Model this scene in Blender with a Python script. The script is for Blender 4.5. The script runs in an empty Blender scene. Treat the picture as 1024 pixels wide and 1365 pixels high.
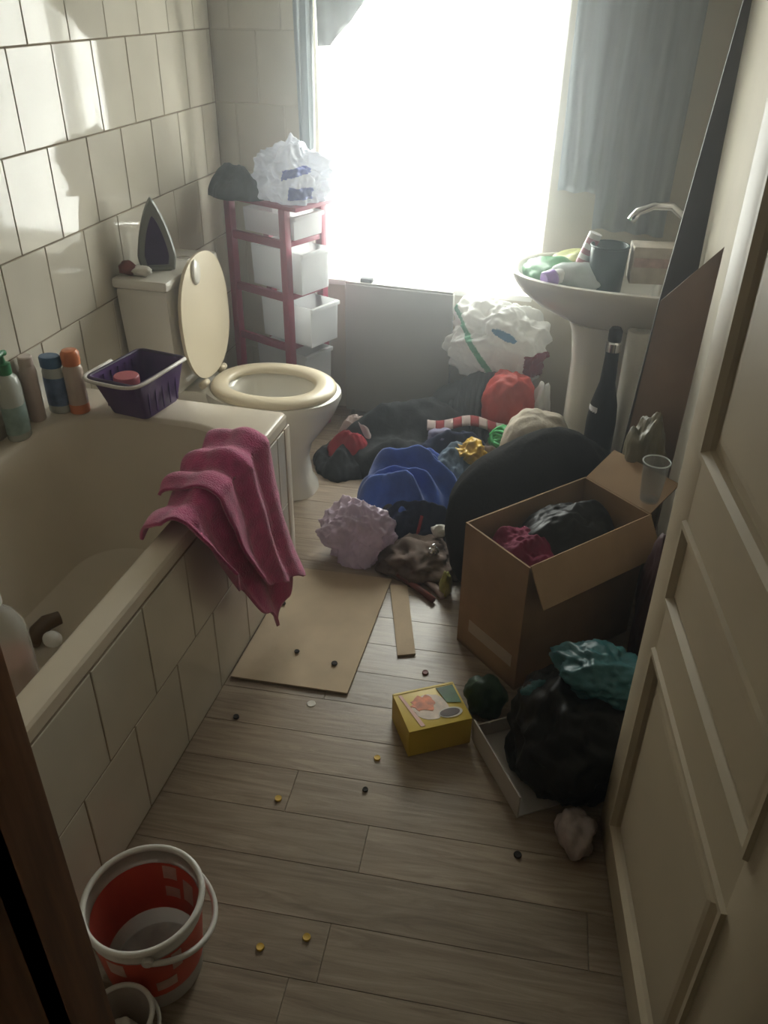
import bpy, bmesh, math, random
from mathutils import Vector, Matrix, noise
R = math.radians
PI = math.pi
S = bpy.context.scene
C = S.collection
random.seed(7)

# ------------------------------------------------------------------ camera, sky, exposure
FPX = 1114.43
CAM = Vector((0, 0, 1.62))
M3 = Matrix(((0.96841889, -0.14339671, 0.20396624),
             (0.24899378, 0.51382592, -0.82096591),
             (0.01292067, 0.84582522, 0.53330362)))
cd = bpy.data.cameras.new('camera'); cam = bpy.data.objects.new('camera', cd); C.objects.link(cam)
cd.sensor_fit = 'HORIZONTAL'; cd.sensor_width = 36.0; cd.lens = FPX / 1024 * 36
cd.clip_start = 0.02
cam.matrix_world = Matrix.Translation(CAM) @ M3.to_4x4()
S.camera = cam
S.view_settings.view_transform = 'Standard'
S.view_settings.look = 'None'
S.view_settings.gamma = 1.0
S.view_settings.use_curve_mapping = False
S.view_settings.exposure = 0.45

w = bpy.data.worlds.new('overcast'); S.world = w; w.use_nodes = True
bg = w.node_tree.nodes['Background']
bg.inputs[0].default_value = (1.0, 0.975, 0.93, 1)
bg.inputs[1].default_value = 20.0

# portal: only guides sampling of the sky through the window opening
pl = bpy.data.lights.new('window_portal', 'AREA'); pl.shape = 'RECTANGLE'; pl.size = 0.86; pl.size_y = 1.36
pl.cycles.is_portal = True
po = bpy.data.objects.new('window_portal', pl); C.objects.link(po)
po.location = (-0.678, 3.56, 1.26); po.rotation_euler = (R(-90), 0, 0)


def P(px, py, z):
    """pixel of the 1024x1365 photo -> point on the level z"""
    d = M3 @ Vector((px - 512, 682.5 - py, -FPX))
    return CAM + d * ((z - CAM.z) / d.z)


# ------------------------------------------------------------------ materials
MATS = {}


def mat(name, col, rough=0.5, metal=0.0, var=0.12, scale=8.0, bump=0.0, bscale=60.0, spec=0.5,
        rnd=0.0, trans=0.0, alpha=1.0, transl=0.0, coat=0.0, sheen=0.0, ior=1.45, stretch=None):
    if name in MATS:
        return MATS[name]
    m = bpy.data.materials.new(name); m.use_nodes = True
    nt = m.node_tree; n = nt.nodes; l = nt.links
    b = n['Principled BSDF']; out = n['Material Output']
    b.inputs['Roughness'].default_value = rough
    b.inputs['Metallic'].default_value = metal
    b.inputs['Specular IOR Level'].default_value = spec
    b.inputs['IOR'].default_value = ior
    b.inputs['Transmission Weight'].default_value = trans
    b.inputs['Coat Weight'].default_value = coat
    b.inputs['Sheen Weight'].default_value = sheen
    tc = n.new('ShaderNodeTexCoord')
    vec = tc.outputs['Object']
    if stretch:
        mp = n.new('ShaderNodeMapping'); mp.inputs['Scale'].default_value = stretch
        l.new(vec, mp.inputs['Vector']); vec = mp.outputs[0]
    nz = n.new('ShaderNodeTexNoise'); nz.inputs['Scale'].default_value = scale
    nz.inputs['Detail'].default_value = 5
    l.new(vec, nz.inputs['Vector'])
    rp = n.new('ShaderNodeValToRGB')
    lo = [max(0, c * (1 - var)) for c in col]; hi = [min(1, c * (1 + var)) for c in col]
    rp.color_ramp.elements[0].position = 0.3; rp.color_ramp.elements[1].position = 0.7
    rp.color_ramp.elements[0].color = (*lo, 1); rp.color_ramp.elements[1].color = (*hi, 1)
    l.new(nz.outputs['Fac'], rp.inputs['Fac'])
    colout = rp.outputs['Color']
    if rnd:
        oi = n.new('ShaderNodeObjectInfo'); mr = n.new('ShaderNodeMapRange')
        mr.inputs['To Min'].default_value = 1 - rnd; mr.inputs['To Max'].default_value = 1 + rnd
        l.new(oi.outputs['Random'], mr.inputs['Value'])
        hs = n.new('ShaderNodeHueSaturation'); l.new(mr.outputs[0], hs.inputs['Value'])
        l.new(colout, hs.inputs['Color']); colout = hs.outputs['Color']
    l.new(colout, b.inputs['Base Color'])
    if bump:
        nb = n.new('ShaderNodeTexNoise'); nb.inputs['Scale'].default_value = bscale; nb.inputs['Detail'].default_value = 4
        l.new(vec, nb.inputs['Vector'])
        bp = n.new('ShaderNodeBump'); bp.inputs['Strength'].default_value = bump; bp.inputs['Distance'].default_value = 0.01
        l.new(nb.outputs['Fac'], bp.inputs['Height']); l.new(bp.outputs[0], b.inputs['Normal'])
    sh = b.outputs[0]
    if transl:
        t = n.new('ShaderNodeBsdfTranslucent'); l.new(colout, t.inputs['Color'])
        mx = n.new('ShaderNodeMixShader'); mx.inputs[0].default_value = transl
        l.new(sh, mx.inputs[1]); l.new(t.outputs[0], mx.inputs[2]); sh = mx.outputs[0]
    if alpha < 1:
        t = n.new('ShaderNodeBsdfTransparent')
        mx = n.new('ShaderNodeMixShader'); mx.inputs[0].default_value = alpha
        l.new(t.outputs[0], mx.inputs[1]); l.new(sh, mx.inputs[2]); sh = mx.outputs[0]
    l.new(sh, out.inputs['Surface'])
    MATS[name] = m
    return m


def wood_mat(name, c1, c2, rough, rnd):
    m = mat(name, c1, rough=rough, rnd=rnd)
    nt = m.node_tree; n = nt.nodes; l = nt.links
    b = n['Principled BSDF']
    rp = [x for x in n if x.type == 'VALTORGB'][0]
    nz = [x for x in n if x.type == 'TEX_NOISE'][0]
    tc = [x for x in n if x.type == 'TEX_COORD'][0]
    oi = n.new('ShaderNodeObjectInfo')
    ad = n.new('ShaderNodeVectorMath'); ad.operation = 'MULTIPLY_ADD'
    cmb = n.new('ShaderNodeCombineXYZ')
    for k in range(3): l.new(oi.outputs['Random'], cmb.inputs[k])
    l.new(cmb.outputs[0], ad.inputs[0]); ad.inputs[1].default_value = (9, 7, 5); l.new(tc.outputs['Object'], ad.inputs[2])
    mp = n.new('ShaderNodeMapping'); mp.inputs['Scale'].default_value = (2.2, 26, 10)
    l.new(ad.outputs[0], mp.inputs['Vector']); l.new(mp.outputs[0], nz.inputs['Vector'])
    nz.inputs['Scale'].default_value = 1.6; nz.inputs['Detail'].default_value = 9; nz.inputs['Roughness'].default_value = 0.65
    nz.inputs['Distortion'].default_value = 1.6
    rp.color_ramp.elements[0].color = (*c2, 1); rp.color_ramp.elements[1].color = (*c1, 1)
    rp.color_ramp.elements[0].position = 0.32; rp.color_ramp.elements[1].position = 0.68
    bp = n.new('ShaderNodeBump'); bp.inputs['Strength'].default_value = 0.15; bp.inputs['Distance'].default_value = 0.004
    l.new(nz.outputs['Fac'], bp.inputs['Height']); l.new(bp.outputs[0], b.inputs['Normal'])
    return m


TILE = mat('cream_tile', (0.59, 0.55, 0.465), rough=0.055, var=0.06, scale=5, rnd=0.05, bump=0.012, bscale=6, spec=0.32)
PTILE = mat('panel_tile', (0.59, 0.55, 0.465), rough=0.2, var=0.07, scale=5, rnd=0.05, bump=0.03, bscale=9)
GROUT = mat('grout', (0.22, 0.17, 0.115), rough=0.9, var=0.25, scale=14)
PAINT = mat('wall_paint', (0.62, 0.575, 0.485), rough=0.75, var=0.08, scale=3, bump=0.05, bscale=90)
FARPAINT = mat('pale_paint', (0.62, 0.575, 0.485), rough=0.75, var=0.08, scale=3, bump=0.05, bscale=90)
CEIL = mat('ceiling_paint', (0.62, 0.60, 0.54), rough=0.9, var=0.04, scale=3)
HALL = mat('hall_paint', (0.60, 0.54, 0.44), rough=0.9, var=0.1, scale=3)
UNDER = mat('floor_base', (0.10, 0.085, 0.065), rough=0.9, var=0.1)
PLANK = wood_mat('plank_wood', (0.355, 0.285, 0.212), (0.185, 0.137, 0.096), 0.33, 0.14)
DARKWOOD = mat('dark_wood', (0.13, 0.06, 0.03), rough=0.5, var=0.4, scale=6, stretch=(8, 8, 0.6))
DOORP = mat('door_paint', (0.44, 0.37, 0.26), rough=0.5, var=0.07, scale=4, bump=0.03, bscale=40)
ENAMEL = mat('bath_enamel', (0.66, 0.585, 0.48), rough=0.22, var=0.05, scale=3)
WHITEC = mat('white_ceramic', (0.70, 0.67, 0.60), rough=0.16, var=0.04, scale=3, coat=0.3)
CREAM = mat('cream_plastic', (0.70, 0.61, 0.45), rough=0.3, var=0.06, scale=4)
CHROME = mat('chrome', (0.75, 0.75, 0.75), rough=0.12, metal=1.0, var=0.03)
WFRAME = mat('white_upvc', (0.8, 0.8, 0.78), rough=0.35, var=0.03)
CARD = mat('cardboard', (0.44, 0.345, 0.235), rough=0.85, var=0.12, scale=9, bump=0.05, bscale=120)
CARD2 = mat('cardboard_brown', (0.30, 0.195, 0.11), rough=0.85, var=0.12, scale=9, bump=0.05, bscale=120)
BLACKP = mat('black_plastic', (0.009, 0.009, 0.008), spec=0.3, rough=0.5, var=0.2, scale=10)
BLACKC = mat('black_cloth', (0.016, 0.0145, 0.013), rough=1.0, var=0.25, scale=14, bump=0.2, bscale=80, spec=0.1)
TOWEL = mat('magenta_towel', (0.46, 0.040, 0.17), rough=0.95, var=0.25, scale=30, bump=0.6, bscale=260, sheen=0.5)
CURT = mat('grey_curtain', (0.48, 0.51, 0.52), rough=0.9, var=0.08, scale=6, transl=0.45, stretch=(6, 6, 0.5))
NET = mat('net_voile', (0.85, 0.87, 0.88), rough=0.9, var=0.03, transl=0.6, alpha=0.45)

# window glass: clear pane that keeps a faint reflection
GL = bpy.data.materials.new('window_glass'); GL.use_nodes = True
_n = GL.node_tree.nodes; _l = GL.node_tree.links
_t = _n.new('ShaderNodeBsdfTransparent'); _t.inputs[0].default_value = (0.94, 0.97, 0.96, 1)
_g = _n.new('ShaderNodeBsdfGlossy'); _g.inputs['Roughness'].default_value = 0.03
_x = _n.new('ShaderNodeMixShader'); _x.inputs[0].default_value = 0.06
_l.new(_t.outputs[0], _x.inputs[1]); _l.new(_g.outputs[0], _x.inputs[2]); _l.new(_x.outputs[0], _n['Material Output'].inputs['Surface'])


# ------------------------------------------------------------------ mesh helpers
def obj(name, bm, m, parent=None, smooth=False, sharp=None):
    me = bpy.data.meshes.new(name)
    bmesh.ops.recalc_face_normals(bm, faces=bm.faces[:])
    bm.to_mesh(me); bm.free()
    if m: me.materials.append(m)
    if smooth:
        me.polygons.foreach_set('use_smooth', [True] * len(me.polygons))
        if sharp:
            me.set_sharp_from_angle(angle=R(sharp))
    o = bpy.data.objects.new(name, me); C.objects.link(o)
    o.parent = parent
    return o


def inst(name, me, parent, loc=(0, 0, 0), rot=(0, 0, 0)):
    o = bpy.data.objects.new(name, me); C.objects.link(o)
    o.parent = parent; o.location = loc; o.rotation_euler = rot
    return o


def tag(o, label, cat, group=None, kind=None):
    o['label'] = label; o['category'] = cat
    if group: o['group'] = group
    if kind: o['kind'] = kind
    return o


def thing(name, label, cat, loc=(0, 0, 0), rz=0.0, group=None):
    o = bpy.data.objects.new(name, None); C.objects.link(o)
    o.empty_display_size = 0.05
    o.location = loc; o.rotation_euler = (0, 0, rz)
    return tag(o, label, cat, group)


def struct(o, label, cat):
    o['kind'] = 'structure'; o['label'] = label; o['category'] = cat
    return o


def box(bm, c, s, mtx=None, bevel=0.0, taper=None):
    r = bmesh.ops.create_cube(bm, size=1.0)
    vs = r['verts']
    for v in vs:
        v.co = Vector((v.co.x * s[0], v.co.y * s[1], v.co.z * s[2]))
        if taper and v.co.z < 0:
            v.co.x *= taper[0]; v.co.y *= taper[1]
    if bevel:
        es = list({e for v in vs for e in v.link_edges})
        rb = bmesh.ops.bevel(bm, geom=es, offset=bevel, segments=2, affect='EDGES', profile=0.6)
        vs = list({v for f in rb['faces'] for v in f.verts} | {v for v in vs if v.is_valid})
    for v in vs:
        v.co = v.co + Vector(c)
        if mtx: v.co = mtx @ v.co
    return vs


def bx(name, c, s, m, parent=None, bevel=0.0, mtx=None, taper=None):
    bm = bmesh.new(); box(bm, c, s, mtx, bevel, taper)
    return obj(name, bm, m, parent, smooth=bevel > 0, sharp=35)


def slab(lo, hi):
    return [(lo[i] + hi[i]) / 2 for i in range(3)], [hi[i] - lo[i] for i in range(3)]


def rings(bm, rs, close_first=True, close_last=True, cyc=True):
    """loft a list of rings of points"""
    V = [[bm.verts.new(p) for p in r] for r in rs]
    n = len(V[0])
    for a, b in zip(V, V[1:]):
        for i in range(n if cyc else n - 1):
            j = (i + 1) % n
            bm.faces.new((a[i], a[j], b[j], b[i]))
    if close_first: bm.faces.new(V[0])
    if close_last: bm.faces.new(V[-1])
    return V


def ell(cx, cy, z, rx, ry, n=40, p=2.0):
    out = []
    for i in range(n):
        a = 2 * PI * i / n
        c, s = math.cos(a), math.sin(a)
        out.append(Vector((cx + rx * math.copysign(abs(c) ** (2 / p), c), cy + ry * math.copysign(abs(s) ** (2 / p), s), z)))
    return out


def lathe(name, prof, m, parent=None, n=32, sx=1.0, sy=1.0, open_top=False, loc=(0, 0, 0), mtx=None):
    bm = bmesh.new()
    rs = [ell(0, 0, z, r * sx, r * sy, n) for r, z in prof]
    if mtx: rs = [[mtx @ p for p in r] for r in rs]
    rings(bm, rs, True, not open_top)
    o = obj(name, bm, m, parent, True, 40); o.location = loc
    return o


def tube_bm(bm, pts, r, n=10, closed=False):
    pts = [Vector(p) for p in pts]
    rs = []
    N = len(pts)
    for i, p in enumerate(pts):
        t = (pts[(i + 1) % N] - pts[i - 1]) if closed else (pts[min(i + 1, N - 1)] - pts[max(i - 1, 0)])
        t.normalize()
        up = Vector((0, 0, 1)) if abs(t.z) < 0.95 else Vector((0, 1, 0))
        a = t.cross(up).normalized(); b = a.cross(t)
        rr = r[i] if isinstance(r, (list, tuple)) else r
        rs.append([p + (a * math.cos(2 * PI * k / n) + b * math.sin(2 * PI * k / n)) * rr for k in range(n)])
    if closed: rs.append(rs[0]); rings(bm, rs, False, False)
    else: rings(bm, rs)


def tube(name, pts, r, m, parent=None, n=10, closed=False):
    bm = bmesh.new(); tube_bm(bm, pts, r, n, closed)
    if closed: bmesh.ops.remove_doubles(bm, verts=bm.verts[:], dist=1e-6)
    return obj(name, bm, m, parent, True)


def sheet(name, fn, nu, nv, m, parent=None, thick=0.0):
    bm = bmesh.new()
    g = [[bm.verts.new(fn(i / nu, j / nv)) for j in range(nv + 1)] for i in range(nu + 1)]
    for i in range(nu):
        for j in range(nv):
            bm.faces.new((g[i][j], g[i + 1][j], g[i + 1][j + 1], g[i][j + 1]))
    o = obj(name, bm, m, parent, True)
    if thick:
        md = o.modifiers.new('thickness', 'SOLIDIFY'); md.thickness = thick; md.offset = 0
    return o


def fnoise(v, octv=4):
    return noise.fractal(v, 1.0, 2.0, octv)


def ridge(v, octv=4):
    s, a, f = 0.0, 1.0, 1.0
    for _ in range(octv):
        s += a * (1 - abs(noise.noise(v * f)) * 2.2); a *= 0.5; f *= 2.1
    return s / 1.9


def crumple(bm, c, rad, seed=0, amp=0.22, freq=1.7, sub=5, floor=None, facets=0, rz=0.0, square=2.0, crease=0.0, cfreq=2.6):
    """crumpled bag: a ball pushed in and out, cut by flat facets where film creases, flat where it rests"""
    r = bmesh.ops.create_icosphere(bm, subdivisions=sub, radius=1.0)
    off = Vector((seed * 3.7, seed * 1.3, -seed * 2.1))
    rot = Matrix.Rotation(rz, 3, 'Z')
    cr_ = crease
    rg = random.Random(seed * 13 + 1)
    pl_ = []
    for _ in range(facets):
        d = Vector((rg.gauss(0, 1), rg.gauss(0, 1), rg.gauss(0, 1))).normalized()
        pl_.append((d, rg.uniform(0.70, 1.0)))
    for v in r['verts']:
        n = v.co.normalized()
        q = n * freq + off
        k = 1 + amp * (0.75 * noise.noise(q) + 0.35 * (0.5 - abs(noise.noise(q * 2.3))) + 0.12 * noise.noise(q * 5.1))
        for d, o in pl_:
            t = n.dot(d + 0.12 * Vector((noise.noise(q * 1.5), noise.noise(q * 1.5 + off), 0)))
            if t > 0.05: k = min(k, o / t)
        if cr_:
            d4 = noise.voronoi(n * cfreq + off + 0.3 * Vector((noise.noise(q * 2), noise.noise(q * 2 + off), 0)))[0]
            e4 = noise.voronoi(n * cfreq * 2.3 + off)[0]
            k *= 1 - cr_ * 0.55 * (min(d4[1] - d4[0], 0.6) - 0.2) - 0.2 * cr_ * (min(e4[1] - e4[0], 0.5) - 0.2)
        if square != 2.0:
            k *= 1.0 / ((abs(n.x) ** square + abs(n.y) ** square + abs(n.z) ** square) ** (1 / square))
        p = Vector((n.x * rad[0] * k, n.y * rad[1] * k, n.z * rad[2] * k))
        p = rot @ p + Vector(c)
        if floor is not None and p.z < floor: p.z = floor + 0.001 * n.z * n.z
        v.co = p


def blob(name, c, rad, m, parent=None, smooth=True, **k):
    bm = bmesh.new(); crumple(bm, (0, 0, 0), rad, floor=-c[2] + k.pop('floor', 0.0) if 'floor' in k else None, **k)
    o = obj(name, bm, m, parent, smooth); o.location = c
    return o


def prints(o, parent, specs, off=0.0012):
    """printed areas: the faces of a finished body inside each area, lifted off it as thin skins"""
    for name, m, pred in specs:
        bm = bmesh.new(); bm.from_mesh(o.data); bm.normal_update()
        kill = [f for f in bm.faces if not pred(f.calc_center_median(), f.normal)]
        bmesh.ops.delete(bm, geom=kill, context='FACES')
        left = set(bm.faces); best = []
        while left:                       # keep the largest connected patch only
            st_ = [left.pop()]; comp = list(st_)
            while st_:
                f = st_.pop()
                for e in f.edges:
                    for g in e.link_faces:
                        if g in left: left.remove(g); st_.append(g); comp.append(g)
            if len(comp) > len(best): best = comp
        keep = set(best)
        bmesh.ops.delete(bm, geom=[f for f in bm.faces if f not in keep], context='FACES')
        for v in bm.verts: v.co += v.normal * off
        q = obj(name, bm, m, parent, True); q.location = o.location


def mound_bm(bm, rad, h, seed=0, folds=5.0, fdir=0.0, famp=0.25, nr=56, na=150, wob=0.18, cover=0.55, fine=1.0):
    """a heap of cloth lying on a level: dome with directional folds and a ragged outline"""
    off = Vector((seed * 5.1, seed * 2.3, seed))
    ca, sa = math.cos(fdir), math.sin(fdir)
    rs = []
    for i in range(nr, 0, -1):
        t = i / nr
        ring = []
        for k in range(na):
            a = 2 * PI * k / na
            wo = 1 + wob * fnoise(Vector((math.cos(a) * 1.6, math.sin(a) * 1.6, seed * 1.7)), 3)
            x = t * math.cos(a) * wo; y = t * math.sin(a) * wo
            u = x * ca + y * sa; v = -x * sa + y * ca
            wv = v + 0.22 * noise.noise(Vector((u * 1.3, v * 1.3, 0)) + off) + 0.10 * u * u
            ph = folds * PI * wv * 0.55 + 1.4 * noise.noise(Vector((u * 1.1, v * 1.1, 4)) + off) + seed
            sn = math.sin(ph)
            f = 0.6 * (0.5 + 0.5 * sn) ** 1.5 + 0.25 * math.sin(ph * 0.5 + 1) - 0.25
            f += 0.30 * noise.noise(Vector((x * 2.2, y * 2.2, 2)) + off)
            f += 0.16 * fine * noise.noise(Vector((x * 6.5, y * 6.5, 1)) + off)
            base = (1 - t ** 2.4) ** cover
            z = h * (base * (1 + famp * f * 1.3)) + 0.004 * (1 if t < 1 else 0)
            ring.append(Vector((x * rad[0], y * rad[1], max(z, 0.003 if t < 1 else 0.0))))
        rs.append(ring)
    V = rings(bm, rs, True, True)


def mound(name, c, rad, h, m, parent=None, rz=0.0, **k):
    bm = bmesh.new(); mound_bm(bm, rad, h, **k)
    o = obj(name, bm, m, parent, True); o.location = c; o.rotation_euler = (0, 0, rz)
    return o


# ------------------------------------------------------------------ the room
XL, XR, YF, YN, ZC = -1.52, 0.345, 3.32, 0.54, 2.3
WX0, WX1, WZ0, WZ1 = -1.105, -0.25, 0.585, 1.94     # window opening
WD = 0.24                                           # far wall thickness

floor = bx('floor', *slab((-1.75, -0.75, -0.08), (0.8, YF + WD, -0.006)), UNDER)
struct(floor, 'grey-brown wood plank floor of the bathroom', 'floor')


def clip_poly(poly, lo, hi):
    for ax, val, keep in ((0, lo[0], 1), (0, hi[0], -1), (1, lo[1], 1), (1, hi[1], -1)):
        out = []
        for i in range(len(poly)):
            a, b = poly[i - 1], poly[i]
            da, db = (a[ax] - val) * keep, (b[ax] - val) * keep
            if (da >= 0) != (db >= 0):
                t = da / (da - db); out.append((a[0] + (b[0] - a[0]) * t, a[1] + (b[1] - a[1]) * t))
            if db >= 0: out.append(b)
        poly = out
        if not poly: return []
    return poly


SL = R(4.0)
PW = 0.1225
joints = {2: -0.235 + 0.0, 3: -0.435, 1: -0.9, 0: -0.265, -1: -0.32, -2: -0.6}   # joints read off the photo, by row
for r in range(-6, 23):
    v0 = 0.84 + r * PW if r >= 0 else 0.84 + r * PW
    j0 = joints.get(r, -0.9 + random.random() * 1.1)
    L = 1.15
    for k in range(-3, 4):
        u0 = j0 + k * L; u1 = u0 + L
        g = 0.0004
        q = []
        for (u, v) in ((u0 + g, v0 + g), (u1 - g, v0 + g), (u1 - g, v0 + PW - g), (u0 + g, v0 + PW - g)):
            q.append((u * math.cos(SL) - (v - 0) * math.sin(SL) * 1.0, v * math.cos(SL) + u * math.sin(SL)))
        q = clip_poly(q, (XL, -0.1), (XR, YF))
        if len(q) < 3: continue
        if max(p[0] for p in q) < -0.84 and max(p[1] for p in q) < 2.08: continue
        cx = sum(p[0] for p in q) / len(q); cy = sum(p[1] for p in q) / len(q)
        ci, si = math.cos(-SL), math.sin(-SL)
        loc = [((p[0] - cx) * ci - (p[1] - cy) * si, (p[0] - cx) * si + (p[1] - cy) * ci) for p in q]
        bm = bmesh.new()
        ra = [Vector((x, y, -0.006)) for x, y in loc]
        rb = [Vector((x, y, -0.0006)) for x, y in loc]
        mx = sum(p[0] for p in loc) / len(loc); my = sum(p[1] for p in loc) / len(loc)
        rc = [Vector((x - math.copysign(0.0007, x - mx), y - math.copysign(0.0007, y - my), 0.0)) for x, y in loc]
        rings(bm, [ra, rb, rc], False, True)
        o = obj('plank', bm, PLANK, floor); o.location = (cx, cy, 0); o.rotation_euler = (0, 0, SL)

wl = bx('wall_left', *slab((XL - 0.12, YN - 0.12, -0.006), (XL - 0.0022, YF + WD, ZC)), GROUT)
struct(wl, 'left wall of cream glazed tiles with brown grout', 'wall')

bm = bmesh.new()
for lo, hi in (((XL - 0.0065, YF, -0.006), (WX0, YF + WD, ZC)), ((WX1, YF, -0.006), (XR + 0.12, YF + WD, ZC)),
               ((WX0, YF, -0.006), (WX1, YF + WD, WZ0)), ((WX0, YF, WZ1), (WX1, YF + WD, ZC))):
    box(bm, *slab(lo, hi))
wf = obj('wall_far', bm, FARPAINT); struct(wf, 'far wall with the bright window, pale painted', 'wall')
wr = bx('wall_right', *slab((XR, YN - 0.12, -0.006), (XR + 0.12, YF, ZC)), PAINT)
struct(wr, 'beige painted right wall behind basin and door', 'wall')
ce = bx('ceiling', *slab((XL - 0.12, -0.75, ZC), (0.8, YF + WD, ZC + 0.08)), CEIL)
struct(ce, 'plain off-white ceiling', 'ceiling')
JX = -0.545
bm = bmesh.new()
for lo, hi in (((XL - 0.0065, YN - 0.12, -0.006), (JX - 0.03, YN, ZC)), ((XR - 0.005, YN - 0.12, -0.006), (XR, YN, ZC)),
               ((JX - 0.03, YN - 0.12, 2.03), (XR - 0.005, YN, ZC))):
    box(bm, *slab(lo, hi))
wn = obj('wall_near', bm, HALL); struct(wn, 'near wall around the doorway', 'wall')
tr = bpy.data.objects.new('trim_1', None); C.objects.link(tr); tr.location = (JX, YN, 0)
struct(tr, 'dark brown wooden door frame at the doorway', 'door frame')
bx('jamb', *slab((-0.03, -0.16, -0.006), (0.0, 0.006, 2.03)), DARKWOOD, tr, bevel=0.004)
bx('door_stop', *slab((-0.002, -0.10, -0.006), (0.0, -0.07, 2.0)), DARKWOOD, tr)
bx('architrave', *slab((-0.09, 0.0, -0.006), (-0.028, 0.018, 2.09)), DARKWOOD, tr, bevel=0.004)
bx('head_jamb', *slab((-0.03, -0.16, 2.0), (0.86, 0.006, 2.03)), DARKWOOD, tr, bevel=0.003)
for nm, lo, hi in (('wall_hall_left', (-1.0, -0.75, -0.006), (-0.9, YN - 0.12, ZC)), ('wall_hall_right', (0.6, -0.75, -0.006), (0.7, YN - 0.12, ZC)),
                   ('wall_hall_back', (-1.0, -0.85, -0.006), (0.7, -0.75, ZC)), ('wall_hall_front', (XR + 0.12, YN - 0.12, -0.006), (0.7, YN - 0.06, ZC))):
    struct(bx(nm, *slab(lo, hi), HALL), 'dim hallway wall outside the doorway', 'wall')

# --- glazed tiles, every tile a piece of the wall
TM = {}


def tile_mesh(wd, ht, m):
    key = (round(wd, 3), round(ht, 3), m.name)
    if key not in TM:
        bm = bmesh.new()
        a, b, e = wd / 2 - 0.0018, ht / 2 - 0.0018, 0.0014
        sq = lambda x, y, z: [Vector((-x, -y, z)), Vector((x, -y, z)), Vector((x, y, z)), Vector((-x, y, z))]
        rings(bm, [sq(a, b, -0.0065), sq(a, b, -0.0018), sq(a - e, b - e, 0)], False, True)
        me = bpy.data.meshes.new('tile'); bm.to_mesh(me); bm.free(); me.materials.append(m); TM[key] = me
    return TM[key]


def lay(parent, m, frame, u0, u1, edges, off, skip=None, pitch=0.2):
    for i, (z0, z1) in enumerate(zip(edges, edges[1:])):
        o0 = off(i)
        k = math.floor((u0 - o0) / pitch)
        while o0 + k * pitch < u1 - 0.004:
            a = max(u0, o0 + k * pitch); b = min(u1, o0 + (k + 1) * pitch); k += 1
            if b - a < 0.012 or (skip and skip(a, b, z0, z1)): continue
            t = inst('tile', tile_mesh(b - a, z1 - z0, m), parent)
            # tiny tilt, as hand-laid tiles have, so that reflections break at the joints
            t.matrix_local = frame((a + b) / 2, (z0 + z1) / 2) @ Matrix.Rotation(random.gauss(0, 0.0025), 4, 'Y') @ Matrix.Rotation(random.gauss(0, 0.0025), 4, 'X')


zs = [0.0] + [0.242 + 0.2465 * k for k in range(9)]
zs = [z for z in zs if z < ZC - 0.05] + [ZC - 0.002]
FX = lambda u, z: Matrix(((0, 0, 1, XL), (1, 0, 0, u), (0, 1, 0, z), (0, 0, 0, 1)))
lay(wl, TILE, FX, YN + 0.002, YF - 0.008, zs, lambda i: 1.985 if i % 2 == 0 else 2.088,
    skip=lambda a, b, z0, z1: z1 < 0.55 and b < 2.15)
FY = lambda u, z: Matrix(((1, 0, 0, u), (0, 0, -1, YF - 0.0022), (0, 1, 0, z), (0, 0, 0, 1)))
lay(wf, TILE, FY, XL + 0.002, WX0 - 0.045, zs, lambda i: -1.34 if i % 2 else -1.34 + 0.1)
bx('tile_trim', *slab((WX0 - 0.046, YF - 0.012, 0.0), (WX0 - 0.03, YF + 0.0, ZC)), WFRAME, wf)

# --- window
win = bpy.data.objects.new('window_1', None); C.objects.link(win); win.location = ((WX0 + WX1) / 2, YF + 0.15, WZ0)
struct(win, 'large bright white-framed window over the far wall', 'window')
hw = (WX1 - WX0) / 2; hh = WZ1 - WZ0
bm = bmesh.new()
for lo, hi in (((-hw, -0.03, 0), (-hw + 0.05, 0.03, hh)), ((hw - 0.05, -0.03, 0), (hw, 0.03, hh)),
               ((-hw + 0.05, -0.03, 0), (hw - 0.05, 0.03, 0.05)), ((-hw + 0.05, -0.03, hh - 0.05), (hw - 0.05, 0.03, hh))):
    box(bm, *slab(lo, hi), bevel=0.006)
obj('window_frame', bm, WFRAME, win, True, 35)
bx('mullion', *slab((-0.15, -0.028, 0.05), (-0.085, 0.028, hh - 0.05)), WFRAME, win, bevel=0.006)
for a, b in ((-hw + 0.05, -0.15), (-0.085, hw - 0.05)):
    bx('pane', *slab((a, -0.004, 0.05), (b, 0.004, hh - 0.05)), GL, win)
bx('window_sill', *slab((-hw - 0.02, -0.175, -0.024), (hw + 0.02, -0.03, 0.0)), WFRAME, win, bevel=0.006)

# --- door, swung in to the right on its hinges
DH = Vector((-0.15694, 0.98761, 0)); FREE = Vector((0.2023, 1.2476, 0)) + DH * 0.085
DW = 0.795
HG = FREE - DH * DW
door = bpy.data.objects.new('door_1', None); C.objects.link(door)
door.matrix_world = Matrix(((DH.x, DH.y, 0, HG.x), (DH.y, -DH.x, 0, HG.y), (0, 0, 1, 0), (0, 0, 0, 1))) @ Matrix.Identity(4)
# local x runs from the hinge to the free edge, local y points away from the viewer's side (into the gap)
door.matrix_world = Matrix(((DH.x, -DH.y, 0, HG.x), (DH.y, DH.x, 0, HG.y), (0, 0, 1, 0), (0, 0, 0, 1)))
struct(door, 'cream panelled door swung open against the right wall', 'door')
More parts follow.
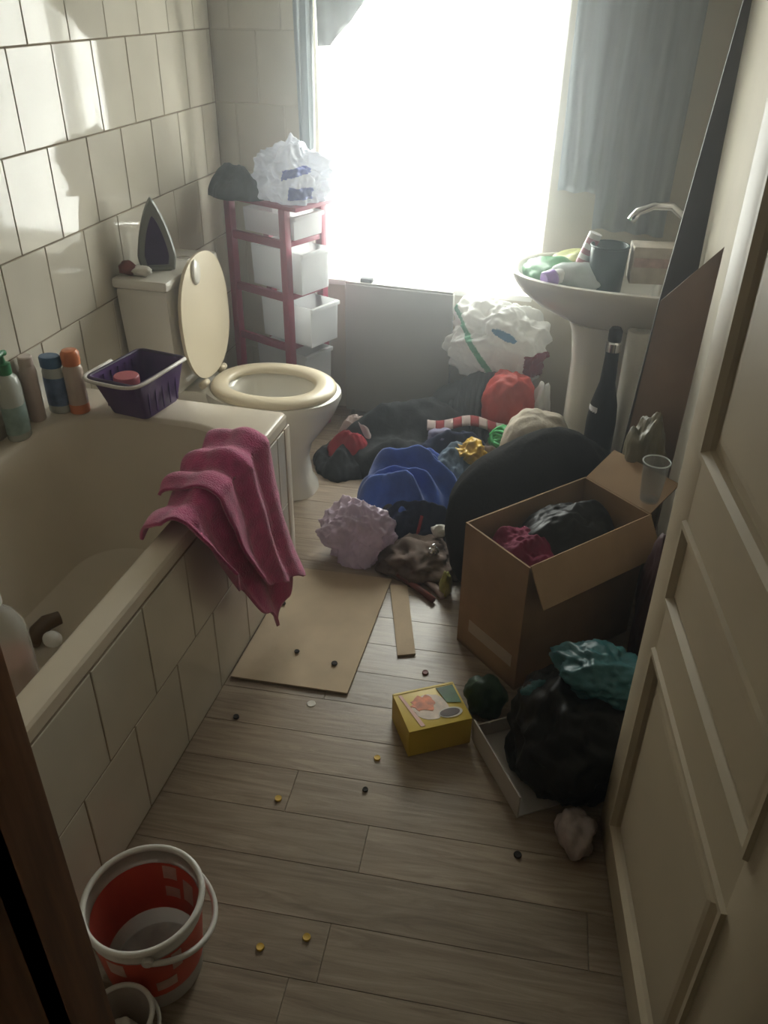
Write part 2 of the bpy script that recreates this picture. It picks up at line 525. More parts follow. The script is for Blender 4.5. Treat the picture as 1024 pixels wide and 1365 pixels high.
# local +y faces the viewer
TH = 0.036
px0, px1 = 0.195, 0.70
rows = ((0.115, 0.60), (0.725, 0.875), (1.01, 1.86))
zb = [0.004, 0.115, 0.60, 0.725, 0.875, 1.01, 1.86, 1.98]
for nm, x0, x1 in (('stile', 0.0, px0), ('stile', px1, DW)):
    bx(nm, *slab((x0, -TH, 0.006), (x1, 0, 1.98)), DOORP, door, bevel=0.002)
for z0, z1 in ((0.006, 0.115), (0.60, 0.725), (0.875, 1.01), (1.86, 1.98)):
    bx('rail', *slab((px0 - 0.001, -TH, z0), (px1 + 0.001, -0.0004, z1)), DOORP, door)
for z0, z1 in rows:
    bm = bmesh.new()
    sq = lambda d, y: [Vector((px0 + d, y, z0 + d)), Vector((px1 - d, y, z0 + d)), Vector((px1 - d, y, z1 - d)), Vector((px0 + d, y, z1 - d))]
    e = 0.018 if z1 - z0 < 0.2 else 0.045
    rings(bm, [sq(-0.001, -TH + 0.008), sq(-0.001, -0.012), sq(e * 0.35, -0.013), sq(e, -0.003), sq(e + 0.01, -0.002)], True, True)
    pn = obj('panel', bm, DOORP, door)
    bm = bmesh.new()
    s2 = lambda d, y: [Vector((px0 + d, y, z0 + d)), Vector((px1 - d, y, z0 + d)), Vector((px1 - d, y, z1 - d)), Vector((px0 + d, y, z1 - d))]
    V = rings(bm, [s2(-0.008, -0.0006), s2(-0.006, 0.007), s2(0.003, 0.007), s2(0.010, -0.004), s2(0.012, -0.013)], False, False)
    obj('moulding', bm, DOORP, door)
for z in (0.22, 1.75):
    tube('hinge', [(-0.004, 0.004, z), (-0.004, 0.004, z + 0.08)], 0.006, CHROME, door)

# ------------------------------------------------------------------ bath
bath = thing('bath', 'cream built-in bath with tiled front panel along left wall', 'bath', (-1.17, 1.325, 0))


def rrect(cx, cy, hx, hy, r, z, ns=12, nc=10):
    pts = []
    for (sx, sy, a0) in ((1, 1, 0), (-1, 1, 90), (-1, -1, 180), (1, -1, 270)):
        ox, oy = cx + sx * (hx - r), cy + sy * (hy - r)
        for k in range(nc + 1):
            a = R(a0 + 90 * k / nc); pts.append(Vector((ox + r * math.cos(a), oy + r * math.sin(a), z)))
    out = []
    n = len(pts)
    for i in range(n):
        out.append(pts[i])
        if (i + 1) % (nc + 1) == 0:
            a, b = pts[i], pts[(i + 1) % n]
            for k in range(1, ns): out.append(a.lerp(b, k / ns))
    return out


bm = bmesh.new()
ox, oy = 0.0, 0.0
OX, OY = 0.348, 0.782
ix, iy = 0.0, 0.0
rs = [rrect(0, 0, OX - 0.012, OY - 0.012, 0.012, 0.512), rrect(0, 0, OX, OY, 0.016, 0.514), rrect(0, 0, OX, OY, 0.016, 0.540),
      rrect(0, 0, OX - 0.004, OY - 0.004, 0.016, 0.5475), rrect(0, 0, OX - 0.012, OY - 0.012, 0.016, 0.55)]
icx, icy = 0.004, 0.0
for d, z, rr in ((0.0, 0.55, 0.19), (0.006, 0.547, 0.19), (0.013, 0.538, 0.185), (0.028, 0.47, 0.18), (0.05, 0.34, 0.17), (0.075, 0.22, 0.16), (0.10, 0.165, 0.14), (0.14, 0.135, 0.11), (0.19, 0.125, 0.06)):
    hx = 0.288 - d; hy = 0.648 - d * 1.35
    rs.append(rrect(icx, icy, hx, hy, min(rr, hx - 0.005), z))
rings(bm, rs, False, True)
obj('tub', bm, ENAMEL, bath, True, 28)
lathe('drain', [(0.001, 0.0), (0.03, 0.0), (0.032, 0.004), (0.02, 0.006), (0.001, 0.004)], CHROME, bath, 24, loc=(0, 0.4, 0.124))
fp = bx('front_panel', *slab((0.318, -0.782, 0.0), (0.3502, 0.775, 0.513)), GROUT, bath)
FB = lambda u, z: Matrix(((0, 0, 1, 0.352), (1, 0, 0, u), (0, 1, 0, z), (0, 0, 0, 1)))
lay(fp, PTILE, FB, -0.78, 0.738, [0.004, 0.265, 0.512], lambda i: (1.105 if i == 0 else 1.005) - 1.325)
bx('corner_post', *slab((0.30, 0.7385, 0.0), (0.354, 0.778, 0.513)), ENAMEL, bath, bevel=0.003)
ep = bx('end_panel', *slab((-0.346, 0.752, 0.0), (0.30, 0.776, 0.513)), ENAMEL, bath)

# ------------------------------------------------------------------ toilet
toi = thing('toilet', 'cream and white close-coupled toilet with lid up beside bath', 'toilet', (-1.512, 2.572, 0))
bm = bmesh.new()
rs = []
for z, cx, rx, ry, p in ((0.0, 0.385, 0.225, 0.115, 2.8), (0.02, 0.385, 0.222, 0.112, 2.8), (0.06, 0.385, 0.205, 0.10, 2.6), (0.14, 0.39, 0.19, 0.095, 2.4),
                         (0.20, 0.40, 0.195, 0.105, 2.2), (0.26, 0.425, 0.215, 0.13, 2.1), (0.32, 0.445, 0.235, 0.16, 2.1), (0.365, 0.455, 0.245, 0.18, 2.1),
                         (0.385, 0.457, 0.25, 0.186, 2.1), (0.40, 0.457, 0.247, 0.184, 2.1), (0.404, 0.457, 0.235, 0.172, 2.1), (0.402, 0.47, 0.18, 0.125, 2.0), (0.385, 0.47, 0.165, 0.115, 2.0),
                         (0.33, 0.47, 0.15, 0.105, 2), (0.27, 0.46, 0.11, 0.08, 2), (0.225, 0.45, 0.07, 0.055, 2)):
    rs.append(ell(cx, 0, z, rx, ry, 48, p))
rings(bm, rs, True, True)
obj('pan', bm, WHITEC, toi, True, 60)
bx('pan_back', (0.15, 0, 0.30), (0.26, 0.22, 0.21), WHITEC, toi, bevel=0.03)
bm = bmesh.new()
rs = []
for d, z in ((0.0, 0.0), (0.004, 0.012), (0.015, 0.021), (0.04, 0.024), (0.062, 0.02), (0.072, 0.01), (0.07, 0.0)):
    rs.append(ell(0.462 - d * 0.1, 0, 0.4045 + z, 0.228 - d, 0.187 - d, 56, 2.1))
rs.append(rs[0]); rings(bm, rs, False, False)
bmesh.ops.remove_doubles(bm, verts=bm.verts[:], dist=1e-6)
obj('seat', bm, CREAM, toi, True)
# lid stands up against the cistern
LM = Matrix.Translation((0.236, 0, 0.422)) @ Matrix.Rotation(R(-91.5), 4, 'Y')
bm = bmesh.new()
lidr = lambda d, z: [LM @ Vector((q.x, q.y, z)) for q in ell(0.222, 0, 0, 0.215 - d, 0.182 - d, 56, 2.25)]
rings(bm, [lidr(0.0, 0.0), lidr(0.0, 0.008), lidr(0.006, 0.015), lidr(0.02, 0.018)], True, True)
lid = obj('lid', bm, CREAM, toi, True, 50)
bm = bmesh.new()  # small pale raised oval on the front face of the lid
lb = lambda d, z, x, y: [LM @ Vector((q.x, q.y, z)) for q in ell(x, y, 0, 0.042 - d, 0.03 - d, 24)]
for y in (-0.045,):
    rings(bm, [lb(0, -0.001, 0.385, y), lb(0.003, -0.006, 0.385, y), lb(0.01, -0.008, 0.385, y)], True, True)
obj('lid_oval', bm, WHITEC, lid, True)
for s in (-1, 1):
    tube('hinge', [(0.232, s * 0.075 - 0.02, 0.422), (0.232, s * 0.075 + 0.02, 0.422)], 0.013, CREAM, toi, 14)
cis = bx('cistern', (0.098, 0, 0.595), (0.186, 0.38, 0.37), WHITEC, toi, bevel=0.02, taper=(0.93, 0.9))
bx('cistern_lid', (0.100, 0, 0.795), (0.196, 0.395, 0.034), WHITEC, toi, bevel=0.012)
lathe('flush_button', [(0.022, 0), (0.022, 0.005), (0.018, 0.007), (0.002, 0.007)], CHROME, toi, 24, loc=(0.13, 0.07, 0.811))
tube('overflow_pipe', [(0.0, -0.12, 0.38), (0.02, -0.12, 0.4), (0.03, -0.12, 0.43)], 0.009, WFRAME, toi)

# ------------------------------------------------------------------ basin on its pedestal
bas = thing('wash_basin', 'white ceramic pedestal wash basin in corner by the window', 'basin', (XR, 2.985, 0.025))


def dsh(z, front, halfw, back=-0.004, n=44, bulge=1.0):
    """D outline: straight back at the wall, rounded front towards -x"""
    pts = []
    L = -back - front
    for i in range(n + 1):
        a = -PI / 2 + PI * i / n
        pts.append(Vector((-(-back) - 0.0 - (front - 0.0) * abs(math.cos(a)) ** 0.62, halfw * math.copysign(abs(math.sin(a)) ** 0.8, math.sin(a)), z)))
    return pts


bm = bmesh.new()
rs = []
for z, f, h, b in ((0.575, 0.34, 0.09, -0.004), (0.60, 0.40, 0.12, -0.004), (0.65, 0.50, 0.185, -0.004), (0.70, 0.565, 0.23, -0.004), (0.735, 0.592, 0.25, -0.004), (0.762, 0.606, 0.258, -0.004), (0.768, 0.604, 0.256, -0.004),
                   (0.770, 0.59, 0.243, -0.008), (0.762, 0.575, 0.225, -0.12), (0.74, 0.56, 0.215, -0.13), (0.69, 0.51, 0.18, -0.15), (0.655, 0.43, 0.12, -0.2), (0.645, 0.34, 0.04, -0.27)):
    f2 = (f + 0.03) + b
    rs.append(dsh(z, f2, h, b))
rings(bm, rs, True, True)
obj('bowl', bm, WHITEC, bas, True, 60)
bm = bmesh.new()
rs = [ell(-0.285, 0, z, rx * 1.15, ry * 1.1, 36, 2.5) for z, rx, ry in ((-0.025, 0.115, 0.11), (0.02, 0.115, 0.11), (0.06, 0.10, 0.095), (0.2, 0.088, 0.085), (0.45, 0.088, 0.085), (0.56, 0.10, 0.095), (0.60, 0.115, 0.105))]
rings(bm, rs); obj('pedestal', bm, WHITEC, bas, True, 60)
tp = lathe('tap_body', [(0.028, 0.0), (0.026, 0.01), (0.02, 0.03), (0.018, 0.16), (0.012, 0.17)], CHROME, bas, 20, loc=(-0.07, 0.05, 0.765))
tube('tap_spout', [(-0.07, 0.05, 0.90), (-0.085, 0.05, 0.955), (-0.13, 0.05, 0.985), (-0.19, 0.045, 0.985), (-0.235, 0.04, 0.965), (-0.255, 0.04, 0.935)], [0.013, 0.013, 0.014, 0.014, 0.015, 0.017], CHROME, bas, 14)

# ------------------------------------------------------------------ curtains
RZ = 1.99
cr = thing('curtain_rail', 'white curtain rail above the window', 'curtain rail', (-0.55, 3.235, RZ))
tube('rail', [(-0.72, 0, 0), (0.83, 0, 0)], 0.011, WFRAME, cr)
for x in (-0.6, 0.8): bx('bracket', (x, 0.0425, 0), (0.02, 0.085, 0.02), WFRAME, cr)


def drape(x0, x1, y, ztop, zbot, folds, amp, seed):
    def f(u, v):
        x = x0 + (x1 - x0) * u
        t = 0.35 + 0.65 * v
        zz = zbot(u)
        xx = x + (0.5 - u) * 0.02 * v + 0.006 * noise.noise(Vector((u * 4, v * 2, seed)))
        yy = y + amp * t * (math.sin(u * folds * 2 * PI + 1.2 * noise.noise(Vector((u * 3, v * 1.2, seed)))) + 0.5 * noise.noise(Vector((u * 9, v * 2, seed))))
        return Vector((xx, yy, ztop + (zz - ztop) * v))
    return f


tag(sheet('curtain', drape(-0.185, 0.225, 3.225, RZ, lambda u: (1.0 if u < 0.36 else 0.885 - 0.02 * u), 5, 0.018, 3), 130, 40, CURT, thick=0.002),
    'wide grey curtain hanging over the wash basin, hem uneven', 'curtain')
tag(sheet('curtain', drape(-1.165, -1.085, 3.235, RZ, lambda u: 0.93, 2, 0.018, 9), 40, 40, CURT, thick=0.002),
    'narrow bunched grey curtain beside the drawer tower', 'curtain')
tag(sheet('net_curtain', drape(-1.10, -0.20, 3.285, RZ - 0.03, lambda u: 0.60, 11, 0.007, 5), 200, 20, NET),
    'sheer white net curtain covering the bright window', 'curtain')
VAL = mat('valance_cloth', (0.45, 0.47, 0.47), rough=0.9, var=0.1, scale=10, transl=0.2)
tag(sheet('valance', drape(-1.09, -0.30, 3.255, RZ, lambda u: 1.43 + 0.17 * min(1, max(0, (u - 0.06) / 0.20)) + 0.004 * math.sin(u * 23), 9, 0.01, 12), 120, 24, VAL, thick=0.002),
    'short gathered grey valance across the top of window', 'valance')

# ------------------------------------------------------------------ drawer tower in the corner
REDP = mat('red_plastic', (0.30, 0.04, 0.085), rough=0.4, var=0.1, scale=5)
MILK = mat('milky_plastic', (0.80, 0.81, 0.82), rough=0.35, var=0.05, scale=4, transl=0.55, alpha=0.9)
ang = math.atan2(-0.115, 0.27)
tw = thing('drawer_tower', 'dark red plastic drawer tower with milky drawers in corner', 'drawer tower', (-1.125, 2.955, 0), ang)
TWX, TWY = 0.285, 0.20       # local: x from -TWX to 0 (corner post at origin), y 0..TWY; drawers open towards +x
lv = [0.03, 0.20, 0.40, 0.60, 0.80, 0.93]
for x, y in ((0, 0), (-TWX, 0), (0, TWY), (-TWX, TWY)):
    bx('post', (x, y, 0.465), (0.032, 0.032, 0.93), REDP, tw, bevel=0.005)
for z in lv[1:-1] + [0.03]:
    for y in (0, TWY):
        bx('side_rail', (-TWX / 2, y, z), (TWX - 0.03, 0.018, 0.03), REDP, tw, bevel=0.003)
    bx('front_rail', (0.0, TWY / 2, z), (0.018, TWY - 0.03, 0.02), REDP, tw, bevel=0.003)
bx('top_shelf', (-TWX / 2 + 0.02, TWY / 2 + 0.008, 0.937), (TWX + 0.11, TWY + 0.055, 0.016), REDP, tw, bevel=0.005)
for i, (z0, z1) in enumerate(zip(lv, lv[1:])):
    pull = (0.02, 0.05, 0.09, 0.05, 0.02)[i]
    d = bpy.data.objects.new
    h = z1 - z0 - 0.045
    bm = bmesh.new()
    x0, x1 = -TWX + 0.03 + pull, 0.006 + pull
    y0, y1 = 0.021, TWY - 0.021
    zb, zt = z0 + 0.016, z0 + 0.016 + h
    o4 = lambda d, z, t=0: [Vector((x0 + d + t, y0 + d + t, z)), Vector((x1 - d - t, y0 + d + t, z)), Vector((x1 - d - t, y1 - d - t, z)), Vector((x0 + d + t, y1 - d - t, z))]
    rings(bm, [o4(0.003, zb, 0.006), o4(0, zb, 0.003), o4(0, zt), o4(0.003, zt), o4(0.003, zb + 0.004, 0.004)], True, True)
    dr = obj('drawer', bm, MILK, tw)
    bx('drawer_lip', ((x1 + 0.004), (y0 + y1) / 2, zt - 0.008), (0.012, y1 - y0 + 0.004, 0.016), MILK, dr, bevel=0.003)

# bags on top of the tower
LILP = mat('pale_plastic', (0.72, 0.74, 0.80), rough=0.25, var=0.14, scale=9, transl=0.35, alpha=0.92)
GREYC = mat('dark_grey_cloth', (0.07, 0.075, 0.08), rough=0.9, var=0.3, scale=14)
BLUEP = mat('blue_print', (0.16, 0.20, 0.55), rough=0.35, var=0.2, scale=12)
q = P(375, 262, 0.945)
b = thing('plastic_bag', 'pale crumpled plastic bag with blue print on drawer tower', 'plastic bag', (-1.12, 3.04, 0.945))
bb = blob('bag_body', (0, 0, 0.07), (0.125, 0.085, 0.115), LILP, b, seed=3, amp=0.6, freq=1.4, floor=0.0, sub=6, crease=0.55, cfreq=2.2)
prints(bb, b, [('print', BLUEP, lambda c, n: n.y < 0.2 and 0.0 < c.x < 0.09 and abs(c.z - 0.03 - 0.25 * c.x) < 0.014), ('print', BLUEP, lambda c, n: n.y < 0.2 and 0.02 < c.x < 0.10 and -0.05 < c.z < -0.01)])
mound('folded_garment', (-1.33, 3.05, 0.945), (0.13, 0.09), 0.085, GREYC, seed=4, folds=4, famp=0.4, rz=-0.35)
tag(bpy.context.scene.objects['folded_garment'], 'dark grey garment heaped at the end of drawer tower top', 'clothing')

# ------------------------------------------------------------------ radiator below the window
RADM = mat('radiator_paint', (0.38, 0.375, 0.355), rough=0.5, var=0.05, scale=3)
rad = thing('radiator', 'plain flat grey panel radiator standing below the window', 'radiator', (-0.755, 3.235, 0), R(-3))
bx('panel', (0, 0, 0.31), (0.455, 0.035, 0.56), RADM, rad, bevel=0.006)
bx('top_grille', (0, 0.018, 0.593), (0.45, 0.06, 0.012), RADM, rad, bevel=0.003)
bx('rear_fin', (0, 0.032, 0.31), (0.42, 0.03, 0.5), RADM, rad)
bx('bleed_cap', (-0.14, 0.01, 0.606), (0.05, 0.03, 0.016), GREYC, rad, bevel=0.004)
for s in (-1, 1):
    tube('pipe', [(s * 0.2, 0.0, 0.04), (s * 0.2, 0.0, 0.0)], 0.009, CHROME, rad)

# ------------------------------------------------------------------ on the cistern
IRONG = mat('iron_shell', (0.24, 0.25, 0.23), rough=0.4, var=0.08)
PURP = mat('dark_purple', (0.055, 0.035, 0.10), rough=0.3, var=0.2, scale=14)
ir = thing('clothes_iron', 'grey pointed iron with dark purple plate upright on cistern', 'iron', (-1.405, 2.505, 0.812), R(28))
# local: sole plate faces -y, tip up


def leafring(wd, h, y, z0, n=24):
    out = []
    for i in range(n + 1):
        k = i / n; out.append(Vector((-wd * (1 - k ** 1.7) ** 0.8 * (0.82 + 0.18 * min(1, k * 5)) - 0.001, y + 0.25 * h * 0.0, z0 + h * k)))
    for i in range(n, -1, -1):
        k = i / n; out.append(Vector((wd * (1 - k ** 1.7) ** 0.8 * (0.82 + 0.18 * min(1, k * 5)) + 0.001, y, z0 + h * k)))
    return out


bm = bmesh.new()
rings(bm, [leafring(0.058, 0.215, -0.018, 0.006), leafring(0.064, 0.228, -0.012, 0.002), leafring(0.064, 0.228, 0.004, 0.001), leafring(0.052, 0.20, 0.03, 0.002), leafring(0.035, 0.15, 0.05, 0.004)], True, True)
obj('shell', bm, IRONG, ir, True, 45)
bm = bmesh.new(); rings(bm, [leafring(0.040, 0.155, -0.0175, 0.02), leafring(0.039, 0.153, -0.0205, 0.021)], True, True)
obj('sole_plate', bm, PURP, ir, True, 40)
tube('handle', [(0, 0.045, 0.03), (0, 0.085, 0.04), (0, 0.09, 0.09), (0, 0.07, 0.13), (0, 0.03, 0.14)], 0.012, IRONG, ir, 12)
bx('heel', (0, 0.012, 0.006), (0.085, 0.07, 0.012), IRONG, ir, bevel=0.003)
REDB = mat('red_brown', (0.16, 0.04, 0.03), rough=0.5, var=0.3, scale=20)
WPAP = mat('white_paper', (0.66, 0.63, 0.57), rough=0.8, var=0.08, scale=12)
o = tag(blob('wrapper', (-1.468, 2.42, 0.835), (0.03, 0.022, 0.022), REDB, seed=2, amp=0.4, floor=0.812, sub=3), 'small reddish brown wrapper on the cistern corner', 'wrapper')
o = tag(blob('tissue', (-1.42, 2.42, 0.829), (0.035, 0.02, 0.016), WPAP, seed=6, amp=0.5, floor=0.812, sub=3), 'crumpled white tissue on cistern beside the iron', 'tissue')

# ------------------------------------------------------------------ bath ledge: bottles and basket
GRNP = mat('green_plastic', (0.05, 0.20, 0.09), rough=0.35, var=0.1)
CLEARB = mat('cloudy_bottle', (0.55, 0.57, 0.52), rough=0.2, var=0.1, scale=10, alpha=0.8)
LIQ = mat('blue_green_label', (0.26, 0.36, 0.34), rough=0.4, var=0.25, scale=30)
b = thing('pump_bottle', 'tall cloudy bottle with green pump top on bath ledge', 'bottle', (-1.475, 1.755, 0.55))
lathe('body', [(0.033, 0), (0.036, 0.004), (0.036, 0.15), (0.03, 0.175), (0.016, 0.185), (0.014, 0.19)], CLEARB, b, 28, sx=0.8)
lathe('label', [(0.0366, 0.02), (0.0366, 0.10)], LIQ, b, 28, sx=0.805)
lathe('pump_collar', [(0.017, 0.186), (0.018, 0.19), (0.018, 0.215), (0.008, 0.218), (0.006, 0.235)], GRNP, b, 20)
tube('pump_nozzle', [(0.0, 0.015, 0.24), (0, 0, 0.243), (0.006, -0.03, 0.243), (0.008, -0.045, 0.237)], 0.008, GRNP, b)
b = thing('bottle', 'slim pale pink bottle against the tiles on bath ledge', 'bottle', (-1.492, 1.865, 0.55))
lathe('body', [(0.02, 0), (0.023, 0.004), (0.023, 0.15), (0.019, 0.165)], mat('pale_pink', (0.55, 0.46, 0.42), rough=0.3, var=0.08), b, 24)
lathe('cap', [(0.0195, 0.165), (0.02, 0.168), (0.02, 0.19), (0.017, 0.193)], mat('pale_pink_cap', (0.6, 0.5, 0.45), rough=0.3), b, 24)
b = thing('bottle', 'shower bottle with dark blue cap and blue label', 'bottle', (-1.462, 1.93, 0.55))
lathe('body', [(0.024, 0), (0.028, 0.004), (0.028, 0.125), (0.024, 0.14)], CLEARB, b, 26, sx=1.15, sy=0.8)
lathe('label', [(0.0285, 0.025), (0.0285, 0.11)], mat('blue_label', (0.12, 0.18, 0.32), rough=0.4, var=0.5, scale=24), b, 26, sx=1.15, sy=0.805)
lathe('cap', [(0.026, 0.139), (0.029, 0.141), (0.029, 0.168), (0.026, 0.172)], mat('blue_cap', (0.06, 0.14, 0.26), rough=0.35), b, 26, sx=1.1, sy=0.85)
b = thing('bottle', 'clear bottle with orange cap next to purple basket', 'bottle', (-1.405, 1.945, 0.55))
ORG = mat('orange_plastic', (0.62, 0.20, 0.08), rough=0.35, var=0.1)
lathe('body', [(0.026, 0.0), (0.028, 0.004), (0.028, 0.135), (0.022, 0.148)], mat('peach_bottle', (0.58, 0.46, 0.38), rough=0.2, var=0.15, scale=9, alpha=0.9), b, 26)
lathe('base_band', [(0.0286, 0.003), (0.0286, 0.03)], ORG, b, 26)
lathe('cap', [(0.0245, 0.147), (0.026, 0.15), (0.026, 0.182), (0.02, 0.19), (0.005, 0.192)], ORG, b, 26)

BASK = mat('purple_plastic', (0.085, 0.035, 0.15), rough=0.4, var=0.12, alpha=0.93)
bk = thing('basket', 'small purple plastic basket with pale handle on bath corner', 'basket', (-1.243, 2.022, 0.55), R(-9))
bm = bmesh.new()
rs = [rrect(0, 0.01, 0.062, 0.078, 0.015, 0.0, 4, 4), rrect(0, 0.01, 0.064, 0.08, 0.015, 0.004, 4, 4), rrect(0, 0, 0.083, 0.118, 0.02, 0.125, 4, 4), rrect(0, 0, 0.080, 0.115, 0.019, 0.125, 4, 4), rrect(0, 0.01, 0.060, 0.077, 0.014, 0.006, 4, 4)]
rings(bm, rs); obj('basket_body', bm, BASK, bk, True, 40)
tube('rim', rrect(0, 0, 0.085, 0.120, 0.02, 0.125, 5, 5), 0.0055, mat('purple_rim', (0.05, 0.03, 0.075), rough=0.4), bk, 8, True)
hp = [(-0.09, -0.095, 0.128)]
for k in range(25):
    a = PI + PI * k / 24
    hp.append((-0.0 + 0.095 * math.copysign(abs(math.cos(a)) ** 0.5, math.cos(a)), -0.06 - 0.085 * abs(math.sin(a)) ** 0.5, 0.128))
hp = [(-0.093, 0.0, 0.13)] + hp[1:] + [(0.095, 0.0, 0.13), (0.095, 0.10, 0.132)]
tube('handle', hp, 0.0055, mat('pale_handle', (0.60, 0.56, 0.52), rough=0.4), bk, 8)
for s in (-1, 1):
    for k in range(5):
        bx('rib', (s * 0.0745, -0.06 + k * 0.032, 0.065), (0.004, 0.005, 0.10), BASK, bk, mtx=None)
jr = thing('jar', 'small jar with pink lid inside the purple basket', 'jar', (-1.262, 1.985, 0.556))
lathe('glass', [(0.028, 0), (0.032, 0.004), (0.032, 0.075), (0.028, 0.085)], CLEARB, jr, 26)
lathe('lid', [(0.034, 0.083), (0.037, 0.085), (0.037, 0.104), (0.034, 0.108), (0.004, 0.108)], mat('pink_lid', (0.45, 0.12, 0.14), rough=0.4), jr, 28)

# ------------------------------------------------------------------ in the bath
c = Vector((-1.06, 0.98, 0.128))
b = thing('clear_bottle', 'large clear plastic bottle with pink liquid standing in bath', 'bottle', (-1.205, 1.215, 0.126))
lathe('body', [(0.05, 0), (0.058, 0.006), (0.058, 0.20), (0.055, 0.24), (0.04, 0.275), (0.02, 0.295), (0.018, 0.31)], mat('clear_plastic', (0.62, 0.62, 0.58), rough=0.08, var=0.05, alpha=0.45, spec=0.8), b, 30)
lathe('liquid', [(0.05, 0.006), (0.054, 0.012), (0.054, 0.15), (0.05, 0.151)], mat('pink_liquid', (0.55, 0.28, 0.24), rough=0.2, var=0.15), b, 30)
lathe('cap', [(0.02, 0.305), (0.022, 0.308), (0.022, 0.335), (0.019, 0.338)], WFRAME, b, 24)
BR = mat('brown_wood_handle', (0.12, 0.075, 0.04), rough=0.5, var=0.25, scale=12)
q0 = P(62, 845, 0.165)
b = thing('brush', 'brown handled brush with white head lying in bath', 'brush', tuple(q0))
tube('handle', [P(44, 858, 0.16) - q0, P(50, 842, 0.168) - q0, P(62, 830, 0.17) - q0, P(80, 823, 0.17) - q0], [0.018, 0.022, 0.022, 0.018], BR, b, 16)
blob('head', P(70, 852, 0.172) - q0, (0.026, 0.022, 0.022), WFRAME, b, seed=4, amp=0.05, sub=3)

# ------------------------------------------------------------------ towel over the bath edge
XO = -0.817      # outer face of the bath rim
tw2 = thing('towel', 'magenta terry towel draped in folds over the bath edge', 'towel', (XO, 1.62, 0.0))


def interp(t, xs, ys):
    if t <= xs[0]: return ys[0]
    for a, b2, c2, d2 in zip(xs, xs[1:], ys, ys[1:]):
        if t <= b2:
            k = (t - a) / (b2 - a); k = k * k * (3 - 2 * k); return c2 + (d2 - c2) * k
    return ys[-1]


def towel_fn(y0, y1, hemx, hemz, inner, lift, seed, shift):
    def f(u, v):
        y = y0 + (y1 - y0) * u
        hem = interp(u, hemx, hemz)
        inn = interp(u, (0, 0.3, 1), inner)
        # path: inside end -> over the rim -> outside hem
        over = 0.60 + lift
        L1 = inn + 0.10; L2 = 0.10; L3 = over - hem
        s = v * (L1 + L2 + L3)
        fold = 0.5 * math.sin(u * 15 + 2.2 * v + 1.5 * noise.noise(Vector((u * 2, v * 1.6, seed)))) + 0.5 * noise.noise(Vector((u * 5, v * 1.4, seed)))
        fine = 0.003 * noise.noise(Vector((u * 9, v * 7, seed)))
        if s < L1:
            k = s / L1
            x = XO - 0.045 - lift - 0.055 * math.sin((1 - k) * PI / 2) - 0.015 * (1 - k); z = over - 0.02 - inn * (1 - k) ** 1.6 * 1.0
            n = Vector((-0.3, 0, 1))
        elif s < L1 + L2:
            k = (s - L1) / L2
            x = XO - 0.045 - lift + (0.06 + 2 * lift) * k; z = over - 0.02 + 0.016 * math.sin(k * PI); n = Vector((0, 0, 1))
        else:
            k = (s - L1 - L2) / L3
            x = XO + 0.015 + lift + 0.022 * min(1, k * 3) + 0.05 * k * k; z = over - 0.02 - (L3 - 0.02) * k; n = Vector((1, 0, 0))
        p = Vector((x, y + shift * max(0, (s - L1)) + 0.02 * math.sin(v * 5 + seed), z))
        return p + n * (0.022 * fold + fine + 0.006) - Vector((XO, 1.62, 0))
    return f


sheet('towel_drape', towel_fn(1.41, 1.80, (0, .15, .35, .55, .75, 1), (0.44, 0.34, 0.20, 0.085, 0.13, 0.24), (0.07, 0.06, 0.03), 0.0, 2.3, 0.10), 90, 120, TOWEL, tw2, thick=0.008)
sheet('towel_fold', towel_fn(1.53, 1.83, (0, .25, .6, 1), (0.34, 0.26, 0.20, 0.13), (0.03, 0.03, 0.02), 0.016, 7.7, 0.12), 70, 110, TOWEL, tw2, thick=0.008)

# ------------------------------------------------------------------ buckets by the doorway
CLR = mat('frosted_plastic', (0.62, 0.60, 0.56), rough=0.3, var=0.06, alpha=0.62, transl=0.3)
RIM = mat('white_rim', (0.66, 0.64, 0.60), rough=0.35, var=0.04)
REDL = mat('red_label', (0.58, 0.085, 0.055), rough=0.4, var=0.12, scale=12)
PINKL = mat('pink_patch', (0.62, 0.42, 0.36), rough=0.5, var=0.1, scale=40)
bu = thing('bucket', 'empty clear plastic bucket with red label and white handle', 'bucket', (-0.632, 0.775, 0.0), R(20))
H1 = 0.215
bm = bmesh.new()
rs = [ell(0, 0, z, r, r, 48) for r, z in ((0.082, 0.0), (0.086, 0.003), (0.104, H1), (0.1025, H1), (0.0845, 0.005), (0.08, 0.004))]
rings(bm, rs); obj('bucket_wall', bm, CLR, bu, True, 40)
lathe('bucket_floor', [(0.081, 0.0045), (0.081, 0.007)], mat('grey_residue', (0.33, 0.31, 0.28), rough=0.6, var=0.3, scale=18), bu, 40)
lathe_l = lambda nm, z0, z1, m, a0, a1, d=0.0008, n=40: None
bm = bmesh.new()
rad_at = lambda z: 0.0862 + (0.104 - 0.086) * z / H1


def band(z0, z1, a0, a1, m, nm, parent, d=0.0008, n=36):
    bm = bmesh.new()
    V = []
    for z in (z0, z1):
        V.append([bm.verts.new(((rad_at(z) + d) * math.cos(a0 + (a1 - a0) * k / n), (rad_at(z) + d) * math.sin(a0 + (a1 - a0) * k / n), z)) for k in range(n + 1)])
    for k in range(n): bm.faces.new((V[0][k], V[0][k + 1], V[1][k + 1], V[1][k]))
    return obj(nm, bm, m, parent, True)


